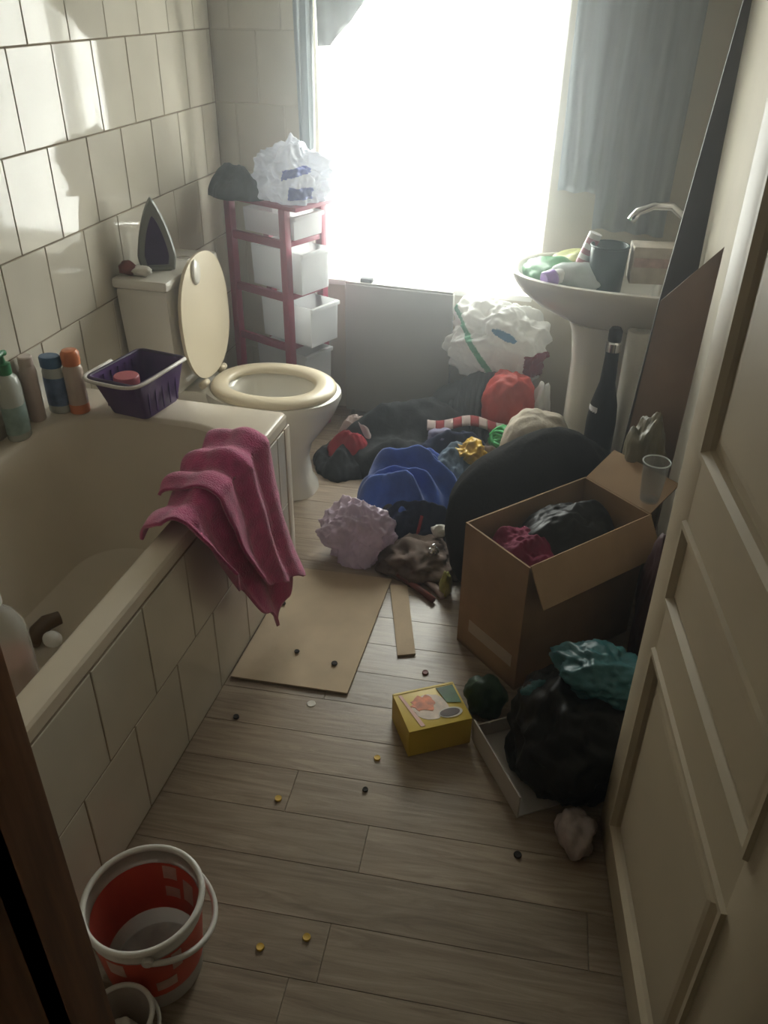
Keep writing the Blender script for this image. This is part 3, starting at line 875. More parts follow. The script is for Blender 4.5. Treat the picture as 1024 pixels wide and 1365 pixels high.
lb = band(0.05, 0.178, 0, 2 * PI, REDL, 'label', bu)
for a, z0, z1, wd in ((1.25, 0.135, 0.172, 0.30), (1.22, 0.085, 0.115, 0.34), (0.80, 0.09, 0.15, 0.30), (-2.0, 0.13, 0.172, 0.34), (-0.9, 0.12, 0.172, 0.20), (-1.15, 0.07, 0.10, 0.4)):
    band(z0, z1, a - wd / 2, a + wd / 2, PINKL, 'label_print', lb, 0.0014, 10)
    p2 = band(z0 + 0.001, z1 - 0.001, a - wd / 2, a + wd / 2, PINKL, 'label_print', lb, -0.0032, 10)
band(0.05, 0.178, 0, 2 * PI, REDL, 'label_inner_face', bu, -0.0026)
band(H1 - 0.028, H1, 0, 2 * PI, RIM, 'rim_band', bu, 0.0035)
tube('bucket_rim', ell(0, 0, H1, 0.1055, 0.1055, 56), 0.006, RIM, bu, 10, True)
hp = []
for k in range(25):
    a = R(-80) + R(160) * k / 24
    hp.append((0.110 * math.cos(a) * 1.12 , 0.112 * math.sin(a), H1 - 0.012 - 0.055 * math.cos(a)))
tube('handle', hp, 0.0055, RIM, bu, 10)
for s in (-1, 1): lathe('handle_boss', [(0.010, 0), (0.010, 0.008), (0.008, 0.010)], RIM, bu, 16, mtx=Matrix.Translation((0.021, s * 0.1045, H1 - 0.02)) @ Matrix.Rotation(-s * PI / 2, 4, 'X'))

b2 = thing('bucket', 'small white rimmed tub with pale rubbish inside by doorway', 'bucket', (-0.598, 0.611, 0.0), R(10))
H2 = 0.14
bm = bmesh.new()
rs = [ell(0, 0, z, r, r, 40) for r, z in ((0.038, 0.0), (0.041, 0.003), (0.052, H2), (0.0505, H2), (0.0395, 0.005), (0.037, 0.004))]
rings(bm, rs); obj('bucket_wall', bm, CLR, b2, True, 40)
tube('bucket_rim', ell(0, 0, H2, 0.053, 0.053, 44), 0.0045, RIM, b2, 8, True)
hp = [(0.056 * math.cos(R(-85 + 170 * k / 20)) * 1.1, 0.056 * math.sin(R(-85 + 170 * k / 20)), H2 - 0.008 - 0.022 * math.cos(R(-85 + 170 * k / 20))) for k in range(21)]
tube('handle', hp, 0.0035, RIM, b2, 8)
o = tag(blob('tissue', (-0.598, 0.609, 0.060), (0.030, 0.030, 0.045), WPAP, seed=11, amp=0.5, sub=4, floor=0.006), 'crumpled pale tissue stuffed inside small tub', 'tissue')

# ------------------------------------------------------------------ cardboard on the floor
def flat(name, pts, z, th, m, parent=None, n=14, wav=0.0, seed=0):
    """a limp flat piece: quad patch with a slight warp and real thickness"""
    a, b, c, d = [Vector(p) for p in pts]
    c0 = (a + b + c + d) / 4
    def f(u, v):
        p = (a.lerp(b, u)).lerp(d.lerp(c, u), v) - c0
        return Vector((p.x, p.y, wav * (0.5 + 0.5 * noise.noise(Vector((p.x * 6, p.y * 6, seed)))) + th / 2 + 0.0008))
    o = sheet(name, f, n, n, m, parent, th)
    o.data.polygons.foreach_set('use_smooth', [False] * len(o.data.polygons))
    o.location = (c0.x, c0.y, z)
    return o


def px4(*q): return [tuple(P(x, y, 0))[:2] + (0,) for x, y in q]


mt = tag(flat('cardboard_sheet', px4((308, 904), (463, 927), (522, 774), (392, 758)), 0, 0.005, CARD, wav=0.004, seed=3), 'flat brown cardboard sheet on the floor beside the bath', 'cardboard')
st = tag(flat('cardboard_strip', px4((530, 876), (554, 874), (543, 782), (520, 782)), 0, 0.004, CARD, wav=0.005, seed=5), 'narrow cardboard strip on the planks beside the sheet', 'cardboard')

# ------------------------------------------------------------------ big cardboard box
L_, F_, R_ = Vector((-0.262, 1.842, 0)), Vector((-0.053, 1.708, 0)), Vector((0.243, 2.045, 0))
e1 = (L_ - F_); e2 = (R_ - F_)
W1, W2, BH = e1.length, e2.length, 0.41
ax = e2.normalized(); ay = Vector((-ax.y, ax.x, 0))
cb = thing('cardboard_box', 'large open brown cardboard box full of dark clothes', 'box', tuple(F_), math.atan2(ax.y, ax.x))
# local: x 0..W2 along the long side, y 0..W1
T = 0.005
bx('base', (W2 / 2, W1 / 2, 0.006), (W2, W1, 0.008), CARD2, cb)
bx('short_wall', (T / 2, W1 / 2, BH / 2), (T, W1, BH), CARD2, cb)
bx('short_wall', (W2 - T / 2, W1 / 2, BH / 2), (T, W1, BH), CARD2, cb)
bx('long_wall', (W2 / 2, T / 2, BH / 2), (W2 - 2 * T, T, BH), CARD2, cb)
bx('long_wall', (W2 / 2, W1 - T / 2, BH / 2), (W2 - 2 * T, T, BH), CARD2, cb)
bx('flap', (W2 / 2, 0, -0.055), (W2 - 0.01, 0.004, 0.115), CARD2, cb, mtx=Matrix.Translation((0, 0.0, BH)) @ Matrix.Rotation(R(-32), 4, 'X'))
bx('flap', (0, W1 / 2, 0.06), (0.004, W1 - 0.01, 0.12), CARD2, cb, mtx=Matrix.Translation((W2, 0, BH)) @ Matrix.Rotation(R(60), 4, 'Y'))
bx('label', (-0.0006, W1 * 0.45, 0.088), (0.001, W1 * 0.72, 0.04), mat('faded_label', (0.42, 0.36, 0.29), rough=0.7, var=0.1), cb)
MAGC = mat('dark_magenta_cloth', (0.16, 0.012, 0.045), rough=0.9, var=0.3, scale=12)
cw = lambda x, y, z: F_ + ax * x + ay * y + Vector((0, 0, z))
rzb = math.atan2(ax.y, ax.x)
tag(mound('black_liner_bag', cw(W2 * 0.58, W1 * 0.52, 0.30), (W2 * 0.40, W1 * 0.44), 0.115, BLACKP, seed=21, folds=3, famp=0.35, rz=rzb, wob=0.05), 'black plastic bag bulging out of the cardboard box', 'plastic bag')
tag(mound('dark_pink_garment', cw(0.10, W1 * 0.5, 0.325), (0.085, 0.095), 0.07, MAGC, seed=9, folds=4, famp=0.5, rz=rzb, wob=0.06), 'dark magenta garment inside the open cardboard box', 'clothing')
# black sack behind the box
def sack(name, c, rad, m, seed, label, cat, amp=0.2, freq=1.6, sub=5, rz=0, smooth=True, facets=0, square=2.0, crease=0.0, cfreq=2.6, group=None):
    o = blob(name, c, rad, m, None, smooth, seed=seed, amp=amp, freq=freq, floor=0.0, sub=sub, rz=rz, facets=facets, square=square, crease=crease, cfreq=cfreq)
    return tag(o, label, cat, group)


sack('black_sack', (-0.085, 2.305, 0.20), (0.315, 0.15, 0.285), BLACKC, 31, 'big rounded black sack slumped behind the cardboard box', 'sack', amp=0.10, rz=0.75)
sack('black_bin_bag', (0.10, 1.475, 0.10), (0.145, 0.165, 0.16), BLACKP, 41, 'black bin bag on the floor beside the open door', 'bin bag', amp=0.35, freq=1.3, crease=0.4, cfreq=2.2)
TEAL = mat('teal_plastic', (0.018, 0.10, 0.11), rough=0.4, var=0.2, scale=10)
o = tag(blob('teal_bag', (0.145, 1.53, 0.265), (0.10, 0.085, 0.055), TEAL, None, True, seed=13, amp=0.5, freq=1.3, sub=5, crease=0.6, cfreq=2.0), 'dark teal plastic bag on top of the black bin bag', 'plastic bag')
o = tag(blob('teal_wrapper', (0.018, 1.50, 0.20), (0.04, 0.035, 0.03), TEAL, None, True, seed=17, amp=0.6, freq=1.8, sub=4), 'small teal wrapper tucked against the black bin bag', 'wrapper')
o = tag(blob('white_wrapper', (0.135, 1.265, 0.03), (0.04, 0.05, 0.05), mat('white_pink_film', (0.42, 0.35, 0.33), rough=0.4, var=0.35, scale=22), None, True, seed=19, amp=0.5, freq=1.6, sub=4, floor=0.0), 'white and pink wrapper below the bin bag at door edge', 'wrapper')

# ------------------------------------------------------------------ white tray
a = P(630, 985, 0); b = P(690, 1090, 0)
d = (b - a); Lt = d.length
tr2 = thing('card_tray', 'shallow white cardboard tray beside the yellow box', 'tray', (a.x, a.y, 0), math.atan2(d.y, d.x))
WT = mat('white_card', (0.50, 0.46, 0.42), rough=0.8, var=0.06)
bx('tray_wall', (Lt / 2, 0.0, 0.035), (Lt, 0.004, 0.07), WT, tr2)
bx('tray_base', (Lt / 2, 0.07, 0.003), (Lt, 0.14, 0.004), WT, tr2)
bx('tray_wall', (Lt / 2, 0.14, 0.025), (Lt, 0.004, 0.05), WT, tr2)
bx('tray_wall', (0.002, 0.07, 0.025), (0.004, 0.14, 0.05), WT, tr2)

# ------------------------------------------------------------------ yellow printed box
YEL = mat('yellow_card', (0.60, 0.43, 0.045), rough=0.45, var=0.08, scale=10)
yc = [P(523, 925, 0.088), P(603, 908, 0.088), P(630, 957, 0.088), P(545, 976, 0.088)]
yo = (yc[0] + yc[2]) / 2
yx = ((yc[1] - yc[0]) + (yc[2] - yc[3])).normalized(); wx = ((yc[1] - yc[0]).length + (yc[2] - yc[3]).length) / 2
wy = ((yc[3] - yc[0]).length + (yc[2] - yc[1]).length) / 2
yb = thing('carton', 'yellow printed carton with orange picture on the floor', 'carton', (yo.x, yo.y, 0), math.atan2(yx.y, yx.x))
bx('carton_body', (0, 0, 0.044), (wx, wy, 0.086), YEL, yb, bevel=0.0015)
bx('lid_seam', (0, wy / 2 - 0.004, 0.0875), (wx - 0.004, 0.006, 0.0012), YEL, yb)


def decal(name, pts, z, m):
    bm = bmesh.new(); rings(bm, [[Vector((x, y, z)) for x, y in pts], [Vector((x, y, z + 0.0007)) for x, y in pts]]); return obj(name, bm, m, yb)


random.seed(3)
bl = lambda cx, cy, rx, ry, n=22, j=0.25: [(cx + rx * math.cos(2 * PI * i / n) * (1 + random.uniform(-j, j)), cy + ry * math.sin(2 * PI * i / n) * (1 + random.uniform(-j, j))) for i in range(n)]
decal('printed_pale_patch', bl(-0.004, 0.0, 0.046, 0.042, j=0.1), 0.0870, mat('print_cream', (0.62, 0.50, 0.40), rough=0.5, var=0.2, scale=50))
decal('printed_picture', bl(-0.018, 0.012, 0.030, 0.026), 0.0878, mat('print_orange', (0.58, 0.16, 0.05), rough=0.5, var=0.4, scale=60))
decal('printed_band', [(-wx / 2 + 0.012, wy / 2 - 0.012), (-wx / 2 + 0.020, wy / 2 - 0.012), (-wx / 2 + 0.045, -wy / 2 + 0.008), (-wx / 2 + 0.034, -wy / 2 + 0.008)], 0.0880, mat('print_pink', (0.62, 0.36, 0.28), rough=0.5))
decal('printed_bowl_rim', bl(0.038, -0.034, 0.031, 0.017, 30, 0), 0.0882, WPAP)
decal('printed_bowl', bl(0.036, -0.034, 0.026, 0.0125, 30, 0), 0.0890, mat('print_dark_brown', (0.05, 0.022, 0.012), rough=0.5, var=0.4, scale=60))
decal('printed_leaf', [(wx / 2 - 0.052, wy / 2 - 0.012), (wx / 2 - 0.006, wy / 2 - 0.012), (wx / 2 - 0.006, -0.01), (wx / 2 - 0.042, 0.0)], 0.0884, mat('print_green', (0.03, 0.10, 0.03), rough=0.5, var=0.5, scale=30))
sack('green_wrapper', (-0.12, 1.61, 0.05), (0.05, 0.045, 0.065), mat('dark_green_film', (0.015, 0.05, 0.02), rough=0.5, var=0.3, scale=14), 47, 'dark green wrapper between yellow carton and cardboard box', 'wrapper', amp=0.4, sub=4)

# ------------------------------------------------------------------ clothes and bags on the floor
BLUE = mat('royal_blue_cloth', (0.03, 0.085, 0.36), rough=0.8, var=0.25, scale=14, sheen=0.3, bump=0.15, bscale=60)
DENIM = mat('grey_denim', (0.085, 0.12, 0.16), rough=0.9, var=0.2, scale=24, bump=0.2, bscale=120)
CHAR = mat('charcoal_cloth', (0.022, 0.024, 0.026), rough=0.95, var=0.35, scale=10, bump=0.2, bscale=70)
NAVY = mat('navy_cloth', (0.012, 0.018, 0.05), rough=0.9, var=0.3, scale=14)
REDC = mat('red_cloth', (0.30, 0.02, 0.03), rough=0.9, var=0.2, scale=14)
PINKW = mat('pale_pink_cloth', (0.52, 0.42, 0.40), rough=0.9, var=0.15, scale=14)
BEIGE = mat('beige_cloth', (0.52, 0.46, 0.37), rough=0.9, var=0.15, scale=9, bump=0.2, bscale=90)
YELC = mat('yellow_film', (0.62, 0.38, 0.03), rough=0.35, var=0.2, scale=18)
GREENM = mat('green_mesh', (0.04, 0.36, 0.10), rough=0.5, var=0.35, scale=40)
LILAC = mat('lilac_film', (0.66, 0.55, 0.67), rough=0.13, var=0.22, scale=12, transl=0.25, alpha=0.88, spec=0.8)
WHITEF = mat('white_carrier_film', (0.86, 0.86, 0.84), rough=0.3, var=0.08, scale=9, transl=0.3)
LAV = mat('lavender_cloth', (0.20, 0.19, 0.28), rough=0.9, var=0.15, scale=14)
BROWNC = mat('brown_cloth', (0.14, 0.10, 0.08), rough=0.9, var=0.3, scale=14)

tag(mound('clothes_heap', (-0.62, 2.93, 0), (0.31, 0.27), 0.17, CHAR, seed=51, folds=5, fdir=0.4, famp=0.5), 'heap of charcoal clothes on the floor below radiator', 'clothing')
tag(mound('navy_trousers', (-0.44, 2.80, 0), (0.19, 0.15), 0.15, NAVY, seed=52, folds=4, fdir=0.7, famp=0.5), 'dark navy trousers between blue jacket and striped scarf', 'clothing')
tag(mound('dark_garment', (-0.86, 2.80, 0), (0.12, 0.14), 0.075, CHAR, seed=53, folds=4, fdir=1.0, famp=0.5), 'charcoal garment on the floor beside the toilet foot', 'clothing')
tag(mound('red_garment', (-0.84, 2.82, 0.05), (0.095, 0.07), 0.075, REDC, seed=55, folds=4, famp=0.5), 'red garment lying on dark clothes beside the toilet', 'clothing')
tag(mound('pale_garment', (-0.815, 2.88, 0.07), (0.11, 0.05), 0.10, PINKW, seed=57, folds=4, famp=0.5, rz=-0.3), 'pale pink cloth edge lying behind the red garment', 'clothing')
tag(mound('blue_jacket', (-0.53, 2.515, 0), (0.20, 0.215), 0.19, BLUE, seed=61, folds=10, fdir=-0.35, famp=0.42, fine=0.5), 'royal blue jacket heaped in folds on the floor', 'jacket')
tag(mound('denim_garment', (-0.385, 2.64, 0.02), (0.125, 0.15), 0.165, DENIM, seed=63, folds=3, fdir=0.9, famp=0.3), 'faded grey denim garment beside the blue jacket', 'clothing')
o = mound('navy_garment', (-0.47, 2.355, 0), (0.15, 0.09), 0.115, NAVY, seed=65, folds=4, famp=0.45, rz=0.35)
tag(o, 'navy garment with red tag in front of blue jacket', 'clothing')
tube('red_tag', [(-0.01, -0.075, 0.055), (0.0, -0.06, 0.085), (0.012, -0.035, 0.115)], 0.006, REDC, o, 6)
sack('dark_fur_ball', (-0.552, 2.36, 0.055), (0.06, 0.055, 0.065), mat('dark_fur', (0.05, 0.045, 0.042), rough=0.95, var=0.5, scale=30, bump=0.6, bscale=90), 67, 'dark grey fuzzy bundle beside the lilac plastic bag', 'clothing', amp=0.2, sub=4)
sack('lilac_bag', (-0.635, 2.215, 0.075), (0.128, 0.11, 0.15), LILAC, 71, 'crumpled shiny lilac plastic bag standing on the floor', 'plastic bag', amp=0.6, freq=1.1, sub=6, crease=0.5, cfreq=2.8, facets=16)
sack('yellow_wrapper', (-0.345, 2.675, 0.165), (0.075, 0.06, 0.065), YELC, 73, 'crumpled bright yellow wrapper on the clothes heap', 'wrapper', amp=0.6, freq=1.4, sub=5, crease=0.7, cfreq=2.2)
o = thing('beige_blanket', '', '', (-0.13, 2.72, 0.0))
mound('blanket_spread', (0, -0.02, 0.03), (0.21, 0.14), 0.16, BEIGE, o, rz=0.35, seed=77, folds=3, fdir=1.2, famp=0.3, cover=0.75)
blob('blanket_hump', (0.01, 0.01, 0.19), (0.12, 0.10, 0.165), BEIGE, o, True, seed=12, amp=0.25, freq=1.0, sub=5, square=2.3)
tag(o, 'beige blanket heaped in front of the basin pedestal', 'blanket')
bm = bmesh.new()
random.seed(5)
for k in range(26):
    a0 = random.random() * 6.28; ph = random.random() * 3.1; rr = 0.06 * random.uniform(0.75, 1.0)
    rot = Matrix.Rotation(a0, 3, 'Z') @ Matrix.Rotation(ph, 3, 'X')
    tube_bm(bm, [rot @ Vector((rr * math.cos(2 * PI * i / 18), rr * 0.8 * math.sin(2 * PI * i / 18), 0.006 * math.sin(i))) for i in range(18)], 0.006, 6, True)
o = obj('green_netting', bm, GREENM, None, True); o.location = (-0.235, 2.79, 0.205)
tag(o, 'bright green ball of plastic netting on the clothes heap', 'netting')
tag(mound('brown_cloth', (-0.27, 2.78, 0.0), (0.15, 0.17), 0.145, BROWNC, seed=79, folds=4, famp=0.5), 'brown cloth under the green netting ball', 'clothing')
sack('lavender_sock', (-0.475, 2.79, 0.175), (0.05, 0.04, 0.035), LAV, 81, 'small lavender garment on top of charcoal clothes', 'clothing', amp=0.4, sub=4)

# striped dark garment, red bag and carrier bag below the window
RIBM = mat('dark_ribbed_cloth', (0.055, 0.06, 0.068), rough=0.9, var=0.2, scale=10)
rb = thing('ribbed_garment', 'dark grey ribbed garment leaning between radiator and red bag', 'clothing', (-0.44, 3.06, 0))
def ribf(u, v):
    a = u * PI
    x = -0.155 + 0.29 * u; h = 0.10 + 0.235 * (math.sin(0.25 + u * 1.35) ** 1.2)
    z = h * math.sin(v * PI / 2)
    y = -0.10 * math.cos(v * PI / 2) - 0.02 * math.sin(u * PI) + 0.0045 * math.sin(u * 80)
    return Vector((x, y + 0.10 * v, z))
sheet('garment_front', ribf, 130, 20, RIBM, rb, 0.006)
bm = bmesh.new(); crumple(bm, (0.0, 0.06, 0.13), (0.14, 0.09, 0.135), seed=4, amp=0.15, sub=4, floor=0.0)
obj('garment_bulk', bm, RIBM, rb, True)
REDF = mat('red_bag_film', (0.50, 0.055, 0.04), rough=0.5, var=0.15, scale=9)
sack('red_bag', (-0.245, 3.04, 0.20), (0.10, 0.075, 0.15), REDF, 85, 'bright red bag stuffed under the white carrier bag', 'bag', amp=0.3, freq=1.2, square=2.8, crease=0.3, cfreq=1.8)
# striped scarf: alternating stripes are woven pieces
sc = thing('striped_scarf', 'red and white striped scarf across the dark clothes', 'scarf', (-0.42, 2.90, 0.185), R(12))
SW = mat('scarf_white', (0.45, 0.36, 0.34), rough=0.9, var=0.15); SR = mat('scarf_red', (0.28, 0.045, 0.05), rough=0.9, var=0.15)
for k in range(9):
    def sf(u, v, k=k):
        x = -0.13 + 0.033 * (k + u)
        return Vector((x, -0.035 + 0.07 * v + 0.008 * math.sin(x * 30), 0.022 * math.sin(v * PI) + 0.012 * math.sin(x * 22 + 1)))
    sheet('stripe', sf, 4, 8, SR if k % 2 else SW, sc, 0.005)

cg = thing('carrier_bag', 'white carrier bag with green edge stuffed beside the basin', 'carrier bag', (-0.335, 3.19, 0.30))
GEDGE = mat('green_edge', (0.10, 0.38, 0.22), rough=0.4, var=0.15)
cb_ = blob('bag_body', (0, 0, 0.115), (0.175, 0.09, 0.15), WHITEF, cg, True, seed=91, amp=0.5, freq=1.2, sub=6, floor=-0.02, square=2.7, crease=0.5, cfreq=2.0)
prints(cb_, cg, [('green_stripe', GEDGE, lambda c, n: n.y < 0.35 and abs(c.x + 0.085 + 0.75 * (c.z - 0.0)) < 0.014 and c.z < 0.14),
                 ('blue_print', mat('sky_blue_print', (0.10, 0.28, 0.48), rough=0.4), lambda c, n: n.y < 0.5 and ((c.x - 0.03) / 0.05) ** 2 + ((c.z - 0.075 + 0.3 * c.x) / 0.018) ** 2 < 1),
                 ('maroon_print', mat('maroon_print', (0.22, 0.03, 0.06), rough=0.4), lambda c, n: n.y < 0.5 and c.x > 0.115 and -0.10 < c.z < 0.0)])
sack('white_film', (-0.135, 3.04, 0.17), (0.035, 0.04, 0.165), WHITEF, 95, 'twist of white plastic film against the basin pedestal', 'wrapper', amp=0.4, sub=4)

# ------------------------------------------------------------------ rubbish near the box
sack('brown_rag', (-0.42, 2.20, 0.02), (0.13, 0.11, 0.06), BROWNC, 101, 'brown rag on the floor beside the lilac bag', 'rag', amp=0.5, freq=2.2)
sack('white_scrap', (-0.375, 2.275, 0.10), (0.025, 0.02, 0.022), WPAP, 103, 'white paper scrap on the navy garment', 'paper scrap', amp=0.5, sub=3)
sack('foil_scrap', (-0.375, 2.175, 0.09), (0.016, 0.014, 0.02), mat('foil', (0.6, 0.6, 0.58), rough=0.25, metal=0.8), 105, 'small shiny foil scrap on the brown rag', 'foil scrap', amp=0.7, sub=3, smooth=False)
q0, q1 = P(530, 765, 0.015), P(578, 800, 0.012)
o = tube('stick', [q0, q0.lerp(q1, 0.5) + Vector((0.004, 0, 0)), q1], 0.010, REDB, None, 8); tag(o, 'dark reddish stick on planks by the cardboard strip', 'stick')
q0, q1 = P(560, 768, 0.012), P(590, 795, 0.012)
o = tube('stick', [q0, q0.lerp(q1, 0.6) + Vector((0.006, 0.004, 0)), q1], 0.011, PINKW, None, 8); tag(o, 'pale pinkish stick lying next to the dark stick', 'stick')
q = P(592, 790, 0)
sack('yellow_green_wrapper', (q.x + 0.004, q.y, 0.03), (0.018, 0.03, 0.045), mat('yellow_green_film', (0.38, 0.36, 0.08), rough=0.4, var=0.3, scale=30), 107, 'narrow yellow-green wrapper beside the cardboard box wall', 'wrapper', amp=0.5, sub=4)


def disc(name, x, y, r, h, m, label, cat, group=None, seed=0):
    q = P(x, y, 0.001)
    bm = bmesh.new()
    rr = lambda f, z: [Vector((r * f * math.cos(2 * PI * i / 20) * (1 + 0.12 * noise.noise(Vector((math.cos(2 * PI * i / 20), math.sin(2 * PI * i / 20), seed)))), r * f * math.sin(2 * PI * i / 20) * (1 + 0.12 * noise.noise(Vector((math.sin(2 * PI * i / 20), seed, 0)))), z)) for i in range(20)]
    rings(bm, [rr(0.95, 0), rr(1, h * 0.4), rr(0.9, h), rr(0.55, h * 0.8)])
    o = obj(name, bm, m, None, True, 50); o.location = (q.x, q.y, 0.0004)
    return tag(o, label, cat, group)


YD = mat('yellow_chip', (0.62, 0.40, 0.06), rough=0.6, var=0.15, scale=60)
DK = mat('dark_dirt', (0.03, 0.026, 0.022), rough=0.9, var=0.3, scale=40)
for i, (x, y, tx) in enumerate(((371, 1065, 'small yellow disc on the planks between bath panel and carton'), (409, 1250, 'small yellow disc on the planks beside the red bucket'),
                               (347, 1263, 'small yellow disc on the planks beside the red bucket'), (503, 1011, 'small yellow disc on the planks at the foot of the yellow carton'))):
    disc('yellow_disc', x, y, 0.0085, 0.005, YD, tx, 'disc', 'yellow discs dropped on the planks', i)
for i, (x, y, r, tx) in enumerate(((487, 1053, 0.007, 'small dark crumb on planks in front of the yellow carton'), (315, 956, 0.008, 'dark crumb on planks close to the tiled bath panel'), (690, 1140, 0.009, 'dark crumb on planks in front of the white tray'))):
    disc('dirt_crumb', x, y, r, 0.005, DK, tx, 'crumb', 'dark crumbs on the planks', i + 9)
for i, (x, y) in enumerate(((372, 795), (362, 800), (446, 888), (378, 808), (396, 872))):
    o = disc('dirt_crumb', x, y, 0.0075 if i != 2 else 0.009, 0.004, DK, 'dark speck of dirt on the flat cardboard sheet', 'crumb', 'dark specks on the cardboard sheet', i + 20)
    o.location.z = 0.0105
disc('paper_chip', 415, 938, 0.012, 0.002, WPAP, 'tiny white paper chip on planks below the cardboard sheet', 'paper scrap', None, 31)
disc('red_chip', 567, 897, 0.009, 0.005, REDB, 'tiny reddish scrap on planks behind the yellow carton', 'scrap', None, 33)
disc('white_chip', 437, 627, 0.022, 0.012, WPAP, 'white paper scrap on the floor by the toilet foot', 'paper scrap', None, 35)

# ------------------------------------------------------------------ in and around the basin
GB = mat('light_green_film', (0.16, 0.42, 0.20), rough=0.3, var=0.3, scale=14, transl=0.3)
CLF = mat('clear_film', (0.66, 0.70, 0.68), rough=0.2, var=0.12, scale=12, alpha=0.7, transl=0.3)
BX = XR
def inb(name, x, y, z, rad, m, seed, label, cat, **k):
    o = blob(name, (x, y, z), rad, m, None, True, seed=seed, amp=k.get('amp', 0.3), sub=4, freq=1.6)
    return tag(o, label, cat)
inb('green_packet', -0.15, 2.99, 0.765, (0.10, 0.11, 0.055), GB, 111, 'light green plastic packet lying in the basin bowl', 'packet')
inb('clear_packet', -0.06, 2.90, 0.785, (0.11, 0.075, 0.055), CLF, 113, 'clear plastic packet in the basin beside dark pot', 'packet')
inb('yellow_packet', -0.05, 3.09, 0.775, (0.12, 0.06, 0.055), mat('yellow_green_packet', (0.50, 0.52, 0.20), rough=0.35, var=0.3, scale=12), 115, 'yellow-green packet at the back of basin bowl', 'packet')
b = thing('bottle', 'small white bottle with purple cap lying in basin', 'bottle', (-0.13, 2.84, 0.80), R(35))
MX = Matrix.Rotation(R(80), 4, 'Y')
lathe('body', [(0.02, 0.0), (0.024, 0.004), (0.024, 0.07), (0.018, 0.082)], WFRAME, b, 24, mtx=MX)
lathe('cap', [(0.026, -0.04), (0.029, -0.036), (0.029, -0.002), (0.025, 0.002)], mat('violet_cap', (0.26, 0.12, 0.48), rough=0.35), b, 24, mtx=MX)
b = thing('pot', 'dark teal pot standing in the basin', 'pot', (0.035, 2.90, 0.74))
TP = mat('dark_teal_pot', (0.035, 0.065, 0.062), rough=0.4, var=0.15)
lathe('pot_body', [(0.05, 0.0), (0.055, 0.006), (0.062, 0.15), (0.06, 0.165), (0.056, 0.16), (0.05, 0.02), (0.003, 0.014)], TP, b, 32)
tube('pot_rim', ell(0, 0, 0.163, 0.061, 0.061, 36), 0.004, TP, b, 8, True)
b = thing('tube', 'silver and pink striped tube leaning on the dark pot', 'tube', (-0.05, 2.94, 0.825), R(10))
MX = Matrix.Rotation(R(18), 4, 'Y')
for k in range(6):
    lathe('tube_band', [(0.022, 0.018 * k), (0.0225, 0.018 * k + 0.001), (0.0225, 0.018 * (k + 1))], (WFRAME if k % 2 else mat('pink_band', (0.5, 0.22, 0.26), rough=0.4)), b, 22, mtx=MX)
b = thing('toiletry_box', 'pale pinkish box on the basin back beside the wall', 'box', (0.18, 2.92, 0.793), R(8))
bx('box_body', (0, 0, 0.06), (0.15, 0.09, 0.12), mat('pale_card', (0.50, 0.45, 0.38), rough=0.6, var=0.2, scale=18), b, bevel=0.004)
bx('box_band', (0, -0.0455, 0.07), (0.14, 0.001, 0.03), mat('dusty_pink', (0.42, 0.30, 0.27), rough=0.6, var=0.3, scale=30), b)

# ------------------------------------------------------------------ tall things between basin and door
b = thing('tall_bottle', 'tall black bottle with silver neck in front of basin', 'bottle', (0.092, 2.72, 0.0))
lathe('body', [(0.045, 0), (0.05, 0.006), (0.05, 0.36), (0.045, 0.42), (0.026, 0.50), (0.022, 0.60), (0.024, 0.61)], BLACKP, b, 28)
lathe('neck_band', [(0.0245, 0.61), (0.027, 0.612), (0.027, 0.64), (0.022, 0.645)], CHROME, b, 24)
lathe('cap', [(0.020, 0.645), (0.022, 0.648), (0.022, 0.68), (0.016, 0.69)], BLACKP, b, 24)
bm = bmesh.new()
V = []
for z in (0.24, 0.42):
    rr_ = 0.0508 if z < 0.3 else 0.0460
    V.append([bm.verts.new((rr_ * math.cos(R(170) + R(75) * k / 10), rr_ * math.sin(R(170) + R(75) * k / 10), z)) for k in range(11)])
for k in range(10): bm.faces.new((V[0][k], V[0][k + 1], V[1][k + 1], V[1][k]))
obj('label', bm, WFRAME, b, True)  # plain white patch around part of the bottle's side
b = thing('white_roll', 'white paper roll standing behind the tall black bottle', 'roll', (0.172, 2.80, 0.0))
lathe('roll_body', [(0.036, 0), (0.04, 0.004), (0.04, 0.655), (0.037, 0.66), (0.014, 0.66), (0.014, 0.60)], mat('pale_roll', (0.82, 0.79, 0.72), rough=0.35, var=0.08), b, 28)
# dark tapered board leaning in the corner
bd = thing('leaning_board', 'long dark tapered board leaning on the wall behind the door', 'board', (0.20, 2.45, 0.0))


def prism(name, q, th, m, parent):
    bm = bmesh.new()
    a, b_, c_, d_ = [Vector(p) for p in q]
    n = (b_ - a).cross(d_ - a).normalized() * th
    rings(bm, [[a, b_, c_, d_], [a + n, b_ + n, c_ + n, d_ + n]])
    return obj(name, bm, m, parent)


o_ = Vector((0.20, 2.45, 0))


def onx(x, y, yy):      # pixel -> point at depth yy
    d = M3 @ Vector((x - 512, 682.5 - y, -FPX)); return CAM + d * (yy / d.y)


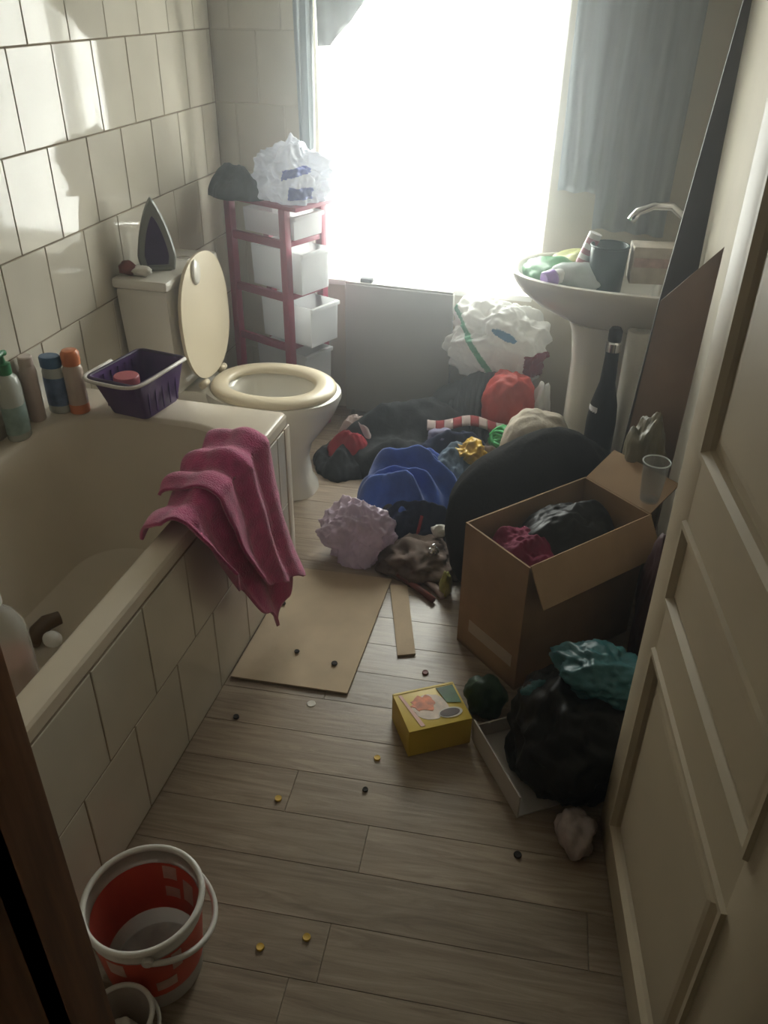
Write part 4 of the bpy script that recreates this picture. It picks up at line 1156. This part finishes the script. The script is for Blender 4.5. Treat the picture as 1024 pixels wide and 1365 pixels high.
DKB = mat('dark_board', (0.06, 0.052, 0.045), rough=0.6, var=0.2, scale=6)
t0 = onx(1000, -30, 2.45); t1 = onx(1009, -30, 2.45); b0 = onx(878, 405, 2.45); b1 = onx(922, 405, 2.45)
down = lambda t, b: b + (b - t) * (b.z - 0.02) / (t.z - b.z)
prism('board_face', [b0 - o_, b1 - o_, t1 - o_, t0 - o_], -0.02, DKB, bd)
prism('board_foot', [down(t0, b0) * 1.0 - o_ + Vector((0.02, 0, 0)), down(t0, b0) - o_ + Vector((0.06, 0, 0)), b1 - o_, b0 - o_], -0.018, DKB, bd)
BRB = mat('brown_board', (0.27, 0.19, 0.145), rough=0.7, var=0.2, scale=5)
b2 = thing('brown_board', 'reddish brown board standing behind the open door', 'board', (0.25, 2.38, 0.0))
o2 = Vector((0.25, 2.38, 0))
prism('board_face', [Vector((0.145, 2.40, 0.0)) - o2, Vector((0.30, 2.36, 0.0)) - o2, onx(965, 330, 2.36) - o2, onx(880, 402, 2.40) - o2], -0.012, BRB, b2)

# clutter behind the door edge
sack('olive_bag', (0.215, 2.285, 0.28), (0.07, 0.085, 0.30), mat('olive_film', (0.16, 0.14, 0.09), rough=0.4, var=0.35, scale=10), 121, 'olive brown plastic bag standing behind the cardboard box', 'plastic bag', amp=0.35, freq=2.0)
sack('dark_red_bag', (0.282, 1.885, 0.20), (0.05, 0.10, 0.24), mat('dark_maroon', (0.05, 0.018, 0.02), rough=0.6, var=0.3, scale=10), 123, 'dark maroon bag squeezed between box and right wall', 'bag', amp=0.3)
b = thing('clear_cup', 'clear plastic cup standing on the raised box flap', 'cup', (0.232, 2.085, 0.432), R(30))
lathe('cup_wall', [(0.025, 0.0), (0.027, 0.004), (0.036, 0.12), (0.0345, 0.12), (0.026, 0.006), (0.002, 0.005)], mat('clear_cup', (0.5, 0.5, 0.48), rough=0.08, var=0.04, alpha=0.22, spec=0.9), b, 28)
tube('cup_rim', ell(0, 0, 0.12, 0.036, 0.036, 30), 0.0022, CLF, b, 8, True)

# ------------------------------------------------------------------ thin haze added to the room air for the glow around the window
hz = bpy.data.materials.new('glow_haze'); hz.use_nodes = True
_n = hz.node_tree.nodes; _l = hz.node_tree.links
_n.remove(_n['Principled BSDF'])
_v = _n.new('ShaderNodeVolumeScatter'); _v.inputs['Density'].default_value = 0.075; _v.inputs['Anisotropy'].default_value = 0.86
_v.inputs['Color'].default_value = (0.90, 0.95, 1.0, 1)
_l.new(_v.outputs[0], _n['Material Output'].inputs['Volume'])
h = bx('haze', *slab((XL + 0.001, YN + 0.02, 0.001), (XR - 0.001, YF - 0.001, ZC - 0.001)), hz)
tag(h, 'thin haze added in the room air for the window glow', 'haze', None, 'stuff')
